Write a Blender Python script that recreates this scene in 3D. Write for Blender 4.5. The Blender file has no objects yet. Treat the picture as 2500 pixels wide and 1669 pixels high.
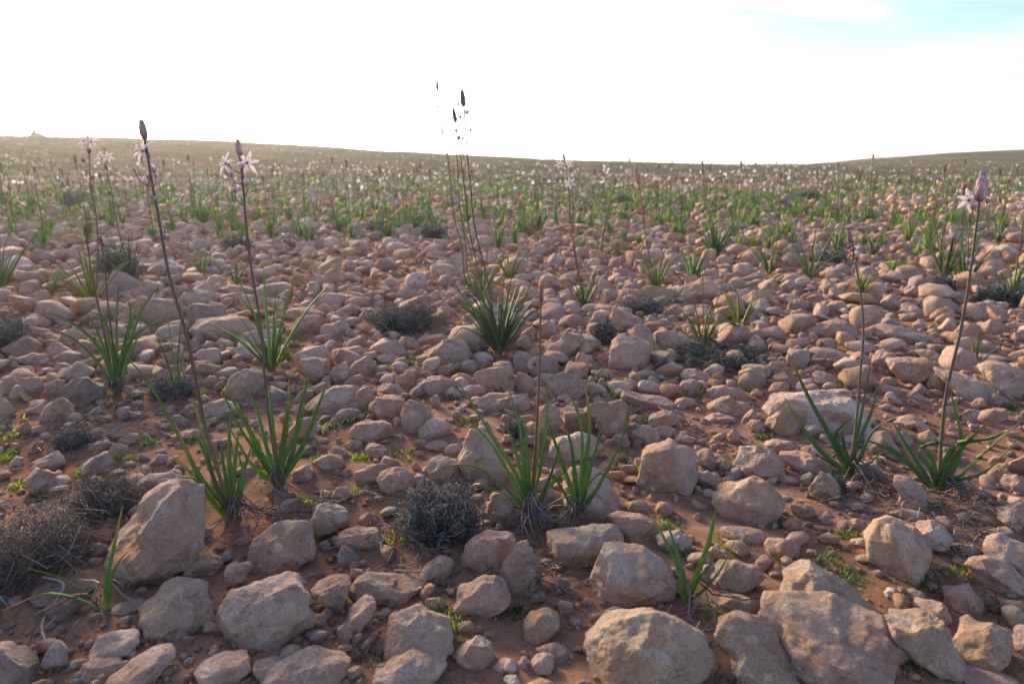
import bpy, bmesh, math, random, bisect
import numpy as np
from mathutils import Vector

# ------------------------------------------------------------------ camera, sky, sun, exposure
SC = bpy.context.scene
COL = SC.collection
CAM_H = 0.80
FPX = 1667.0                      # focal length in photo pixels (24 mm on 36 mm, 2500 px wide)
PITCH = math.atan((834.5 - 410.0) / FPX)
cam_data = bpy.data.cameras.new('camera')
cam_data.lens = 24.0
cam_data.sensor_width = 36.0
cam_data.clip_start = 0.05
cam_data.clip_end = 3000.0
cam_data.dof.use_dof = True
cam_data.dof.focus_distance = 1.8
cam_data.dof.aperture_fstop = 4.2
cam = bpy.data.objects.new('camera', cam_data)
cam.location = (0, 0, CAM_H)
cam.rotation_euler = (math.pi / 2 - PITCH, 0, 0)
COL.objects.link(cam)
SC.camera = cam

SUN_EL = math.radians(15.0)
SUN_AZ = math.radians(-30.0)      # left of the view direction (+Y)
world = bpy.data.worlds.new('World')
SC.world = world
world.use_nodes = True
wt = world.node_tree
wt.nodes.clear()
wo = wt.nodes.new('ShaderNodeOutputWorld')
bg = wt.nodes.new('ShaderNodeBackground')
sky = wt.nodes.new('ShaderNodeTexSky')
sky.sky_type = 'NISHITA'
sky.sun_disc = False
sky.sun_elevation = SUN_EL
sky.sun_rotation = SUN_AZ
sky.altitude = 300
sky.air_density = 1.0
sky.dust_density = 1.2
sky.ozone_density = 3.0
bg.inputs['Strength'].default_value = 0.076
# thin high cloud: streaky veil on a flat layer overhead, lit by the same low sun
tc = wt.nodes.new('ShaderNodeTexCoord')
sep = wt.nodes.new('ShaderNodeSeparateXYZ')
wt.links.new(tc.outputs['Generated'], sep.inputs[0])
zz = wt.nodes.new('ShaderNodeMath'); zz.operation = 'MAXIMUM'; zz.inputs[1].default_value = 0.0
wt.links.new(sep.outputs['Z'], zz.inputs[0])
zadd = wt.nodes.new('ShaderNodeMath'); zadd.operation = 'ADD'; zadd.inputs[1].default_value = 0.07
wt.links.new(zz.outputs[0], zadd.inputs[0])
dv = wt.nodes.new('ShaderNodeVectorMath'); dv.operation = 'DIVIDE'
cmb = wt.nodes.new('ShaderNodeCombineXYZ')
for k in range(3):
    wt.links.new(zadd.outputs[0], cmb.inputs[k])
wt.links.new(tc.outputs['Generated'], dv.inputs[0])
wt.links.new(cmb.outputs[0], dv.inputs[1])
mp = wt.nodes.new('ShaderNodeMapping')
mp.inputs['Scale'].default_value = (0.55, 0.9, 0.0)
mp.inputs['Location'].default_value = (5.7, 1.0, 0.0)
wt.links.new(dv.outputs[0], mp.inputs[0])
cn = wt.nodes.new('ShaderNodeTexNoise')
cn.inputs['Scale'].default_value = 1.1
cn.inputs['Detail'].default_value = 9
cn.inputs['Roughness'].default_value = 0.55
cn.inputs['Distortion'].default_value = 0.4
wt.links.new(mp.outputs[0], cn.inputs['Vector'])
cr = wt.nodes.new('ShaderNodeMapRange'); cr.interpolation_type = 'SMOOTHSTEP'
cr.inputs['From Min'].default_value = 0.42; cr.inputs['From Max'].default_value = 0.72
cr.inputs['To Min'].default_value = 0.0; cr.inputs['To Max'].default_value = 0.55
wt.links.new(cn.outputs['Fac'], cr.inputs['Value'])
veil = wt.nodes.new('ShaderNodeMath'); veil.operation = 'DIVIDE'      # even haze, thicker where the line of sight is long
veil.inputs[0].default_value = 0.042
wt.links.new(zadd.outputs[0], veil.inputs[1])
vsum = wt.nodes.new('ShaderNodeMath'); vsum.operation = 'ADD'; vsum.use_clamp = True
wt.links.new(veil.outputs[0], vsum.inputs[0]); wt.links.new(cr.outputs[0], vsum.inputs[1])
hsv = wt.nodes.new('ShaderNodeHueSaturation')      # cloud colour: the sky's own light, scattered white
hsv.inputs['Saturation'].default_value = 0.10
hsv.inputs['Value'].default_value = 1.05
wt.links.new(sky.outputs[0], hsv.inputs['Color'])
mx = wt.nodes.new('ShaderNodeMix'); mx.data_type = 'RGBA'
wt.links.new(vsum.outputs[0], mx.inputs[0])
sat = wt.nodes.new('ShaderNodeHueSaturation')
sat.inputs['Hue'].default_value = 0.522
sat.inputs['Saturation'].default_value = 1.30
sat.inputs['Value'].default_value = 0.74
wt.links.new(sky.outputs[0], sat.inputs['Color'])
wt.links.new(sat.outputs[0], mx.inputs[6])
lite = wt.nodes.new('ShaderNodeMix'); lite.data_type = 'RGBA'; lite.blend_type = 'LIGHTEN'
lite.inputs[0].default_value = 1.0
lite.inputs[7].default_value = (3.5, 3.52, 3.58, 1)
wt.links.new(hsv.outputs[0], lite.inputs[6])
wt.links.new(lite.outputs[2], mx.inputs[7])
wt.links.new(mx.outputs[2], bg.inputs['Color'])
wt.links.new(bg.outputs[0], wo.inputs['Surface'])

sd = bpy.data.lights.new('sun', 'SUN')
sd.energy = 2.0
sd.angle = math.radians(15)
sd.color = (1.0, 0.77, 0.54)
sun = bpy.data.objects.new('sun', sd)
sdir = Vector((math.sin(SUN_AZ) * math.cos(SUN_EL), math.cos(SUN_AZ) * math.cos(SUN_EL), math.sin(SUN_EL)))
sun.rotation_euler = sdir.to_track_quat('Z', 'Y').to_euler()
sun.location = (-20, 30, 12)
COL.objects.link(sun)

SC.view_settings.view_transform = 'Standard'
SC.view_settings.look = 'None'
SC.view_settings.gamma = 1.0
SC.view_settings.use_curve_mapping = False
SC.view_settings.exposure = 2.4

# ------------------------------------------------------------------ helpers
rng = np.random.default_rng(11)
R = random.Random(5)
FWD = np.array([0, math.cos(PITCH), -math.sin(PITCH)])
UPV = np.array([0, math.sin(PITCH), math.cos(PITCH)])
RGT = np.array([1.0, 0, 0])
EYE = np.array([0, 0, CAM_H])


def ray(px, py):
    d = RGT * ((px - 1250.0) / FPX) - UPV * ((py - 834.5) / FPX) + FWD
    return d / np.linalg.norm(d)


def project(P):
    q = P - EYE
    z = np.maximum(q @ FWD, 1e-4)
    return 1250.0 + FPX * (q @ RGT) / z, 834.5 - FPX * (q @ UPV) / z


def hash3(ix, iy, iz, seed):
    h = (ix.astype(np.int64) * 374761393 + iy.astype(np.int64) * 668265263 + iz.astype(np.int64) * 2147483647 + seed * 974711) & 0xffffffff
    h = ((h ^ (h >> 13)) * 1274126177) & 0xffffffff
    h = ((h ^ (h >> 16)) * 2246822519) & 0xffffffff
    return ((h ^ (h >> 15)) & 0xffff) / 32767.5 - 1.0


def vnoise(P, seed=0):
    f = np.floor(P).astype(np.int64)
    t = P - f
    t = t * t * (3 - 2 * t)
    out = 0
    for dx in (0, 1):
        wx = t[:, 0] if dx else 1 - t[:, 0]
        for dy in (0, 1):
            wy = t[:, 1] if dy else 1 - t[:, 1]
            for dz in (0, 1):
                wz = t[:, 2] if dz else 1 - t[:, 2]
                out = out + wx * wy * wz * hash3(f[:, 0] + dx, f[:, 1] + dy, f[:, 2] + dz, seed)
    return out


def hs(ix, iy, iz, seed):
    h = (ix * 374761393 + iy * 668265263 + iz * 2147483647 + seed * 974711) & 0xffffffff
    h = ((h ^ (h >> 13)) * 1274126177) & 0xffffffff
    h = ((h ^ (h >> 16)) * 2246822519) & 0xffffffff
    return ((h ^ (h >> 15)) & 0xffff) / 32767.5 - 1.0


def noise1(x, y, z, seed):
    """vnoise for a single point"""
    ix, iy, iz = math.floor(x), math.floor(y), math.floor(z)
    a, b, c = x - ix, y - iy, z - iz
    a, b, c = a * a * (3 - 2 * a), b * b * (3 - 2 * b), c * c * (3 - 2 * c)
    o = 0.0
    for dx, wx in ((0, 1 - a), (1, a)):
        for dy, wy in ((0, 1 - b), (1, b)):
            o += wx * wy * ((1 - c) * hs(ix + dx, iy + dy, iz, seed) + c * hs(ix + dx, iy + dy, iz + 1, seed))
    return o


def fbm(P, octaves=4, seed=0, gain=0.5):
    a, s, o = 1.0, 1.0, 0
    for k in range(octaves):
        o = o + a * vnoise(P * s, seed + k * 17)
        a *= gain
        s *= 2.03
    return o


# terrain: level stony plain, rising gently to a low crest 75 m off (higher on the left, a dip, then rising at right)
CREST = 75.0
_sk = [(-1500, 322), (-600, 328), (0, 333), (300, 336), (560, 345), (900, 365), (1100, 378), (1400, 392), (1700, 400), (1900, 402.5),
       (2050, 402), (2200, 393), (2350, 380), (2500, 367), (3100, 338), (4000, 330)]
_kx, _kz = [], []
for _px, _py in _sk:
    _d = ray(_px, _py)
    _t = CREST / _d[1]
    _kx.append(_d[0] * _t)
    _kz.append(CAM_H + _d[2] * _t)


def gh(x, y):
    x = np.atleast_1d(np.asarray(x, float))
    y = np.atleast_1d(np.asarray(y, float))
    k = np.interp(x, _kx, _kz)
    s = np.clip((y - 6) / (CREST - 6), 0, 1)
    s = 0.45 * s + 0.55 * s * s * (3 - 2 * s)
    far = np.clip((y - CREST) / 300.0, 0, None)
    h = k * s - far * far * 40
    P = np.stack([x, y, 0 * x], 1)
    n = fbm(P * 2.3, 3, 3) * 0.012 + fbm(P * 11.0, 3, 9) * 0.0042
    big = vnoise(P * 0.21, 5) * 0.10 * np.clip((y - 7) / 12, 0, 1)
    return h + n + big


def gz(x, y):
    """ground height at one point, read off the ground sheet"""
    i = bisect.bisect_right(YL, y) - 1
    i = 0 if i < 0 else (NR - 2 if i > NR - 2 else i)
    ty = (y - YL[i]) / (YL[i + 1] - YL[i])
    ty = 0.0 if ty < 0 else (1.0 if ty > 1 else ty)
    out = 0.0
    for r, w in ((i, 1 - ty), (i + 1, ty)):
        u = x / HL[r]
        u = -1.0 if u < -1 else (1.0 if u > 1 else u)
        u = math.copysign(abs(u) ** (1 / 1.15), u)
        c = (u + 1) * .5 * (NC - 1)
        k = int(c)
        k = NC - 2 if k > NC - 2 else k
        f = c - k
        row = ZL[r]
        out += w * (row[k] * (1 - f) + row[k + 1] * f)
    return out


def gp(px, py):
    """point on the ground seen at a photo pixel"""
    d = ray(px, py)
    dx, dy, dz = float(d[0]), float(d[1]), float(d[2])
    t = last = 0.5
    while t < 400:
        if CAM_H + dz * t < gz(dx * t, dy * t):
            lo, hi = last, t
            for _ in range(16):
                m = (lo + hi) / 2
                if CAM_H + dz * m < gz(dx * m, dy * m):
                    hi = m
                else:
                    lo = m
            return EYE + d * hi
        last = t
        t += 0.02 + t * 0.03
    return EYE + d * 74


# the ground sheet's points: rows by distance, spreading with it
ys = np.concatenate([np.linspace(-40, 0.2, 12), np.geomspace(0.6, 4.5, 230), np.geomspace(4.6, 230, 160)])
ss = np.linspace(-1, 1, 321)
ss = np.sign(ss) * np.abs(ss) ** 1.15
half = 1.6 * np.maximum(ys, 0) + 1.2 + 40 * np.clip(-ys / 40, 0, 1) + 25 * np.clip((ys - 20) / 100, 0, 3)
GX = ss[None, :] * half[:, None]
GY = np.repeat(ys[:, None], len(ss), 1)
GZ = gh(GX.ravel(), GY.ravel())
YL, HL = ys.tolist(), half.tolist()
NR, NC = GX.shape
ZL = GZ.reshape(NR, NC).tolist()


def mesh_obj(name, V, F, mat, col=None, parent=None, smooth=True, origin=(0, 0, 0)):
    """V float array n x 3, F list or int array of faces (same length rows) -> one mesh object"""
    V = np.asarray(V, float) - np.asarray(origin, float)
    me = bpy.data.meshes.new(name)
    if isinstance(F, np.ndarray):
        n, k = F.shape
        me.vertices.add(len(V))
        me.vertices.foreach_set('co', V.astype(np.float32).ravel())
        me.loops.add(n * k)
        me.loops.foreach_set('vertex_index', F.astype(np.int32).ravel())
        me.polygons.add(n)
        me.polygons.foreach_set('loop_start', np.arange(0, n * k, k, dtype=np.int32))
        me.polygons.foreach_set('loop_total', np.full(n, k, dtype=np.int32))
        me.update(calc_edges=True)
    else:
        me.from_pydata([tuple(v) for v in V], [], F)
    if smooth:
        me.polygons.foreach_set('use_smooth', np.ones(len(me.polygons), dtype=bool))
    if col is not None:
        a = me.color_attributes.new('tint', 'FLOAT_COLOR', 'POINT')
        c = np.ones((len(V), 4), np.float32)
        col = np.asarray(col)
        if col.shape[-1] == 4:
            c[:] = col
        else:
            c[:, :3] = col
        a.data.foreach_set('color', c.ravel())
    me.materials.append(mat)
    me.update()
    o = bpy.data.objects.new(name, me)
    o.location = origin
    COL.objects.link(o)
    if parent is not None:
        o.parent = parent
        o.location = (0, 0, 0)
        if tuple(origin) != (0, 0, 0):
            o.location = origin
    return o


def tag(o, label, cat, group=None):
    o['label'] = label
    o['category'] = cat
    if group:
        o['group'] = group
    return o


def kind(o, k):
    o['kind'] = k
    return o


def empty(name, loc):
    o = bpy.data.objects.new(name, None)
    o.empty_display_size = 0.05
    o.location = loc
    COL.objects.link(o)
    return o


class Acc:
    """collects triangles/quads of one shape size into one mesh"""
    def __init__(self):
        self.v, self.f, self.c, self.n = [], [], [], 0

    def add(self, V, F, C):
        V = np.asarray(V, float)
        self.v.append(V)
        self.f.append(np.asarray(F, np.int64) + self.n)
        C = np.asarray(C, float)
        c = np.empty((len(V), 4)); c[:, :3] = C
        c[:, 3] = (float(C.reshape(-1, 3)[0].sum()) * 53.7) % 1.0      # alpha: which patch of the stone texture
        self.c.append(c)
        self.n += len(V)

    def build(self, name, mat, parent=None, origin=(0, 0, 0), smooth=True):
        return mesh_obj(name, np.concatenate(self.v), np.concatenate(self.f), mat, np.concatenate(self.c), parent, smooth, origin)


def icosphere(sub):
    t = (1 + 5 ** .5) / 2
    v = [(-1, t, 0), (1, t, 0), (-1, -t, 0), (1, -t, 0), (0, -1, t), (0, 1, t), (0, -1, -t), (0, 1, -t), (t, 0, -1), (t, 0, 1), (-t, 0, -1), (-t, 0, 1)]
    f = [(0, 11, 5), (0, 5, 1), (0, 1, 7), (0, 7, 10), (0, 10, 11), (1, 5, 9), (5, 11, 4), (11, 10, 2), (10, 7, 6), (7, 1, 8),
         (3, 9, 4), (3, 4, 2), (3, 2, 6), (3, 6, 8), (3, 8, 9), (4, 9, 5), (2, 4, 11), (6, 2, 10), (8, 6, 7), (9, 8, 1)]
    v = [np.array(p) / np.linalg.norm(p) for p in v]
    for _ in range(sub):
        cache, nf = {}, []

        def mid(a, b):
            k = (min(a, b), max(a, b))
            if k not in cache:
                m = v[a] + v[b]
                v.append(m / np.linalg.norm(m))
                cache[k] = len(v) - 1
            return cache[k]
        for a, b, c in f:
            ab, bc, ca = mid(a, b), mid(b, c), mid(c, a)
            nf += [(a, ab, ca), (b, bc, ab), (c, ca, bc), (ab, bc, ca)]
        f = nf
    return np.array(v), np.array(f, np.int64)


ICO = {k: icosphere(k) for k in range(0, 6)}


# ------------------------------------------------------------------ materials
def newmat(name):
    m = bpy.data.materials.new(name)
    m.use_nodes = True
    return m, m.node_tree.nodes, m.node_tree.links, m.node_tree.nodes['Principled BSDF']


def noise(N, L, vec, scale, detail=4, rough=0.55, dist=0.0):
    n = N.new('ShaderNodeTexNoise')
    n.inputs['Scale'].default_value = scale
    n.inputs['Detail'].default_value = detail
    n.inputs['Roughness'].default_value = rough
    n.inputs['Distortion'].default_value = dist
    L.new(vec, n.inputs['Vector'])
    return n.outputs['Fac']


def mrange(N, L, v, a, b, c=0.0, d=1.0):
    n = N.new('ShaderNodeMapRange')
    n.interpolation_type = 'SMOOTHSTEP'
    for i, x in zip(('From Min', 'From Max', 'To Min', 'To Max'), (a, b, c, d)):
        n.inputs[i].default_value = x
    L.new(v, n.inputs['Value'])
    return n.outputs[0]


def mixc(N, L, fac, a, b, mode='MIX'):
    n = N.new('ShaderNodeMix')
    n.data_type = 'RGBA'
    n.blend_type = mode
    for s, x in ((0, fac), (6, a), (7, b)):
        if isinstance(x, (int, float)):
            n.inputs[s].default_value = x
        elif isinstance(x, tuple):
            n.inputs[s].default_value = (*x, 1)
        else:
            L.new(x, n.inputs[s])
    return n.outputs[2]


def math2(N, L, op, a, b):
    n = N.new('ShaderNodeMath')
    n.operation = op
    for i, x in enumerate((a, b)):
        if isinstance(x, (int, float)):
            n.inputs[i].default_value = x
        else:
            L.new(x, n.inputs[i])
    return n.outputs[0]


def bump(N, L, h, strength, dist, prev=None):
    b = N.new('ShaderNodeBump')
    b.inputs['Strength'].default_value = strength
    b.inputs['Distance'].default_value = dist
    L.new(h, b.inputs['Height'])
    if prev is not None:
        L.new(prev, b.inputs['Normal'])
    return b.outputs[0]


def rock_material():
    m, N, L, P = newmat('limestone')
    pos = N.new('ShaderNodeNewGeometry').outputs['Position']
    at = N.new('ShaderNodeAttribute'); at.attribute_name = 'tint'
    # each stone draws its own patch of the noise: shift by its tint
    sh = N.new('ShaderNodeVectorMath'); sh.operation = 'MULTIPLY_ADD'
    sh.inputs[1].default_value = (31.0, 17.0, 23.0)
    L.new(at.outputs['Alpha'], sh.inputs[0]); L.new(pos, sh.inputs[2])
    v = sh.outputs[0]
    c = mixc(N, L, mrange(N, L, noise(N, L, v, 7, 7, .62), .36, .64), (.46, .30, .205), (.60, .43, .315))
    c = mixc(N, L, mrange(N, L, noise(N, L, v, 4.6, 6, .65, .8), .48, .64, 0, .72), c, (.46, .245, .125))
    c = mixc(N, L, mrange(N, L, noise(N, L, v, 13, 9, .70, .6), .50, .62, 0, .75), c, (.63, .52, .43))
    c = mixc(N, L, mrange(N, L, noise(N, L, v, 31, 6, .68, .3), .54, .65, 0, .60), c, (.24, .17, .125))
    c = mixc(N, L, mrange(N, L, noise(N, L, v, 110, 4, .7), .42, .64, 0, .45), c, (.54, .40, .30))
    c = mixc(N, L, mrange(N, L, noise(N, L, v, 260, 2, .6), .56, .68, 0, .50), c, (.19, .14, .105))
    spot = math2(N, L, 'MULTIPLY', mrange(N, L, noise(N, L, v, 38, 5, .6, 1.2), .60, .66), mrange(N, L, noise(N, L, v, 5, 3), .52, .62, 0, .8))
    c = mixc(N, L, spot, c, (.60, .55, .51))
    c = mixc(N, L, 1.0, c, at.outputs['Color'], 'MULTIPLY')
    L.new(c, P.inputs['Base Color'])
    P.inputs['Roughness'].default_value = .92
    P.inputs['Specular IOR Level'].default_value = .18
    n = bump(N, L, noise(N, L, v, 20, 9, .70), 1.0, .034)
    n = bump(N, L, noise(N, L, v, 95, 5, .75), 1.0, .010, n)
    vp = N.new('ShaderNodeTexVoronoi'); vp.inputs['Scale'].default_value = 70
    L.new(v, vp.inputs['Vector'])
    n = bump(N, L, mrange(N, L, vp.outputs['Distance'], .0, .35), .3, .003, n)
    L.new(n, P.inputs['Normal'])
    return m


def soil_material():
    m, N, L, P = newmat('red_soil')
    g = N.new('ShaderNodeNewGeometry')
    v = g.outputs['Position']
    c = mixc(N, L, mrange(N, L, noise(N, L, v, 3.2, 6), .35, .65), (.43, .225, .128), (.53, .315, .20))
    c = mixc(N, L, mrange(N, L, noise(N, L, v, 14, 7, .65), .50, .68, 0, .6), c, (.27, .155, .10))
    c = mixc(N, L, mrange(N, L, noise(N, L, v, 160, 4, .7), .52, .66, 0, .7), c, (.50, .33, .23))
    c = mixc(N, L, mrange(N, L, noise(N, L, v, 70, 3, .6), .60, .70, 0, .6), c, (.16, .10, .07))
    # plant cover too far away to tell its stems apart
    sx = N.new('ShaderNodeSeparateXYZ'); L.new(v, sx.inputs[0])
    far = mrange(N, L, sx.outputs['Y'], 8, 22)
    gn = mrange(N, L, noise(N, L, v, .33, 8, .65), .36, .60)
    cov = mixc(N, L, mrange(N, L, noise(N, L, v, 1.6, 6, .7), .4, .62), (.070, .092, .040), (.125, .115, .075))
    c = mixc(N, L, math2(N, L, 'MULTIPLY', far, mrange(N, L, gn, 0, 1, .75, 1)), c, cov)
    L.new(c, P.inputs['Base Color'])
    P.inputs['Roughness'].default_value = .96
    P.inputs['Specular IOR Level'].default_value = .0
    n = bump(N, L, noise(N, L, v, 34, 9, .74), 1.0, .03)
    n = bump(N, L, noise(N, L, v, 200, 4, .75), 1.0, .006, n)
    L.new(n, P.inputs['Normal'])
    return m


def plant_material(name, transl, rough, spec):
    m, N, L, P = newmat(name)
    at = N.new('ShaderNodeAttribute'); at.attribute_name = 'tint'
    pos = N.new('ShaderNodeNewGeometry').outputs['Position']
    c = mixc(N, L, mrange(N, L, noise(N, L, pos, 60, 4, .6), .3, .7), at.outputs['Color'], (.97, .97, .97) if name == 'petal' else (.8, .8, .8), 'MULTIPLY')
    L.new(c, P.inputs['Base Color'])
    P.inputs['Roughness'].default_value = rough
    P.inputs['Specular IOR Level'].default_value = spec
    if transl > 0:
        t = N.new('ShaderNodeBsdfTranslucent')
        tcol = c
        if name == 'leaf':
            sb = N.new('ShaderNodeSeparateColor'); L.new(c, sb.inputs[0])
            tcol = mixc(N, L, mrange(N, L, sb.outputs['Blue'], .2, .5), mixc(N, L, 1.0, c, (1.3, 1.45, .9), 'MULTIPLY'), c)
        L.new(tcol, t.inputs['Color'])
        ms = N.new('ShaderNodeMixShader')
        ms.inputs[0].default_value = transl
        L.new(P.outputs[0], ms.inputs[1]); L.new(t.outputs[0], ms.inputs[2])
        L.new(ms.outputs[0], N['Material Output'].inputs['Surface'])
    return m


M_ROCK = rock_material()
M_SOIL = soil_material()
M_LEAF = plant_material('leaf', .42, .5, .3)
M_STEM = plant_material('stem', 0, .6, .3)
M_PETAL = plant_material('petal', .5, .5, .3)
M_DRY = plant_material('dry_twig', .1, .8, .2)

# ------------------------------------------------------------------ ground: one sheet out past the crest
nr, nc = GX.shape
ii = (np.arange(nr - 1)[:, None] * nc + np.arange(nc - 1)[None, :]).ravel()
GF = np.stack([ii, ii + 1, ii + nc + 1, ii + nc], 1)
ground = mesh_obj('ground', np.stack([GX.ravel(), GY.ravel(), GZ], 1), GF, M_SOIL)
kind(ground, 'structure')

# ------------------------------------------------------------------ stones read off the photograph
# each line: outline of one stone in the pixels of an enlarged photo tile; a leading letter is its tint
# (o orange, w whitish, g grey, d dark, r red, b dusty and shaded by a shrub), text after | is a label of its own
TILES = {}
TILES['B1'] = (0, 1100, 640 / 1764, '''
700,720 790,570 900,490 960,370 1080,270 1250,180 1370,240 1350,380 1320,560 1230,690 1100,800 980,880 880,930 780,860 | long pitted boulder sloping up beside the leftmost front asphodel, dark hollow under its near end
880,330 900,200 1000,140 1190,150 1240,200 1080,270 960,340 | flat pale slab tucked behind the long pitted boulder at left
550,330 700,250 860,250 890,320 850,420 680,450 600,400 | pale rock with bare dark twigs across it at the dry bush
160,180 250,110 380,190 330,260 220,295 180,240
215,90 280,10 420,0 435,110 340,150 240,115
540,110 600,50 740,0 765,120 690,150 600,175
1010,70 1060,20 1140,50 1100,90 1020,95
320,260 350,230 470,230 460,280 350,300
60,90 120,30 160,60 150,110 80,115
935,1090 1040,990 1180,870 1330,855 1425,890 1410,1020 1435,1180 1400,1250 1250,1265 1150,1250 1090,1210 960,1235 | large five-sided tan rock in the left foreground beside the orange-tipped plant
1225,690 1470,685 1500,830 1400,860 1260,840 | small square-edged block right of the long pitted boulder
1510,790 1560,745 1690,750 1600,860 1510,920
740,1090 830,1000 950,1000 960,1050 870,1080 800,1100
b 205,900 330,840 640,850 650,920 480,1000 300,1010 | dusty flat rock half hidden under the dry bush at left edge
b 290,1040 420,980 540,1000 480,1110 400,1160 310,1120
g 0,1290 100,1350 250,1480 230,1568 100,1640 -90,1620 -90,1330 | dark grey rock cut off by the bottom left corner
525,1530 560,1420 640,1395 810,1450 700,1568 560,1568
720,1568 880,1450 1060,1325 1170,1370 1110,1460 1010,1568 900,1620 | long tilted wedge-shaped rock at the bottom left edge
w 590,1380 680,1230 760,1215 930,1290 910,1360 800,1430 700,1400 | lumpy grey-white stone with pale knobs, bottom left
1470,1180 1500,1020 1570,910 1760,880 2020,827 2085,910 2110,1130 2122,1210 1985,1323 1760,1378 1520,1350 | broad flat-topped boulder with pale flecks, largest in the left foreground
1310,1460 1450,1400 1660,1360 1680,1480 1660,1568 1600,1620 1340,1600
1700,1410 1760,1386 1888,1397 1846,1488 1722,1557 | small reddish stone between two slabs at the bottom edge
1580,600 1640,550 1700,590 1690,630 1600,640
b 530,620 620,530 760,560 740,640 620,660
''')
TILES['B2'] = (620, 1100, 640 / 1764, '''
-50,770 -20,650 60,560 160,465 250,490 360,490 400,560 410,700 370,770 200,810 0,825 | big rock with one white lichen spot, in front of the paired left asphodels
370,480 450,350 560,340 635,400 630,500 570,560 470,590 380,540 | rounded block behind the smooth oval rock
545,600 590,540 740,505 860,545 870,600 780,670 660,690 570,660 | smooth oval rock left of the round dark cushion shrub
510,330 560,240 640,250 620,330 560,355
130,390 210,320 290,330 280,400 190,430
o 700,480 770,410 840,450 820,500 740,505
400,70 510,20 600,60 615,110 530,140 450,105
500,0 560,-30 640,10 650,50 600,60
680,130 710,85 890,110 830,180 760,240 690,240
830,190 890,110 1000,105 1060,150 1080,205 1000,270 930,310 850,260
240,190 300,120 380,90 390,180 300,215
r 570,150 640,115 660,150 600,175
780,20 800,-20 900,0 860,60 820,70
1378,28 1447,-152 1571,-152 1640,-41 1695,110 1687,207 1516,220 1406,138 | tall pale rock face just left of the bud-tipped centre asphodel
1171,96 1254,41 1378,33 1420,138 1350,207 1213,193
1590,330 1610,280 1680,275 1740,320 1760,420 1700,510 1600,490 1560,400 | rounded tan rock touching the right side of the cushion shrub
1400,760 1420,640 1480,540 1600,530 1760,570 1740,700 1720,830 1540,870 1410,860 | smooth upright slab in front of the cushion shrub
1340,1080 1390,940 1530,860 1690,835 1720,890 1680,1050 1560,1150 1450,1140 | egg-shaped rock leaning before the smooth upright slab
1110,850 1180,770 1260,700 1340,760 1340,830 1230,870 1130,880
380,890 520,830 650,870 640,990 590,1110 510,1080 480,960
645,930 700,840 780,815 870,850 970,920 1100,930 1160,960 1050,1010 960,1060 860,1010 760,980 660,1010 | low elongated rock half sunk in red soil, centre foreground
620,1170 640,1090 700,1030 750,965 820,1000 800,1080 720,1160 670,1240 630,1210 | narrow finger-shaped rock tilted up, centre foreground
560,1200 620,1150 670,1250 610,1310 560,1290
870,1350 910,1250 920,1110 960,1060 1080,1035 1160,1080 1250,1150 1310,1220 1335,1320 1220,1400 1050,1410 900,1430 | large dome-topped rock with green tuft at its right, bottom centre
780,1568 860,1480 960,1400 1070,1335 1140,1380 1200,1430 1290,1480 1260,1530 1160,1568 950,1640 820,1620 | peaked rock at the bottom edge in front of the dome-topped one
50,1568 180,1440 330,1370 540,1330 600,1360 640,1420 590,1500 570,1600 300,1660 80,1640 | wide slab cut by the bottom edge, left of centre
1340,1390 1400,1320 1470,1250 1540,1280 1590,1350 1610,1450 1590,1480 1480,1450 | small sharp-edged triangular rock on bare soil, bottom centre
1610,1450 1680,1395 1760,1440 1740,1490 1640,1490
o 1370,1180 1430,1140 1500,1190 1490,1235 1400,1220
1540,1240 1580,1205 1620,1220 1610,1260 1560,1270
o 880,840 920,820 950,860 910,880
440,620 500,600 520,640 490,680 440,660
w 1680,1568 1690,1510 1760,1520 1800,1568 1750,1620
800,1110 840,1080 890,1110 860,1140 810,1140
''')
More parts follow.
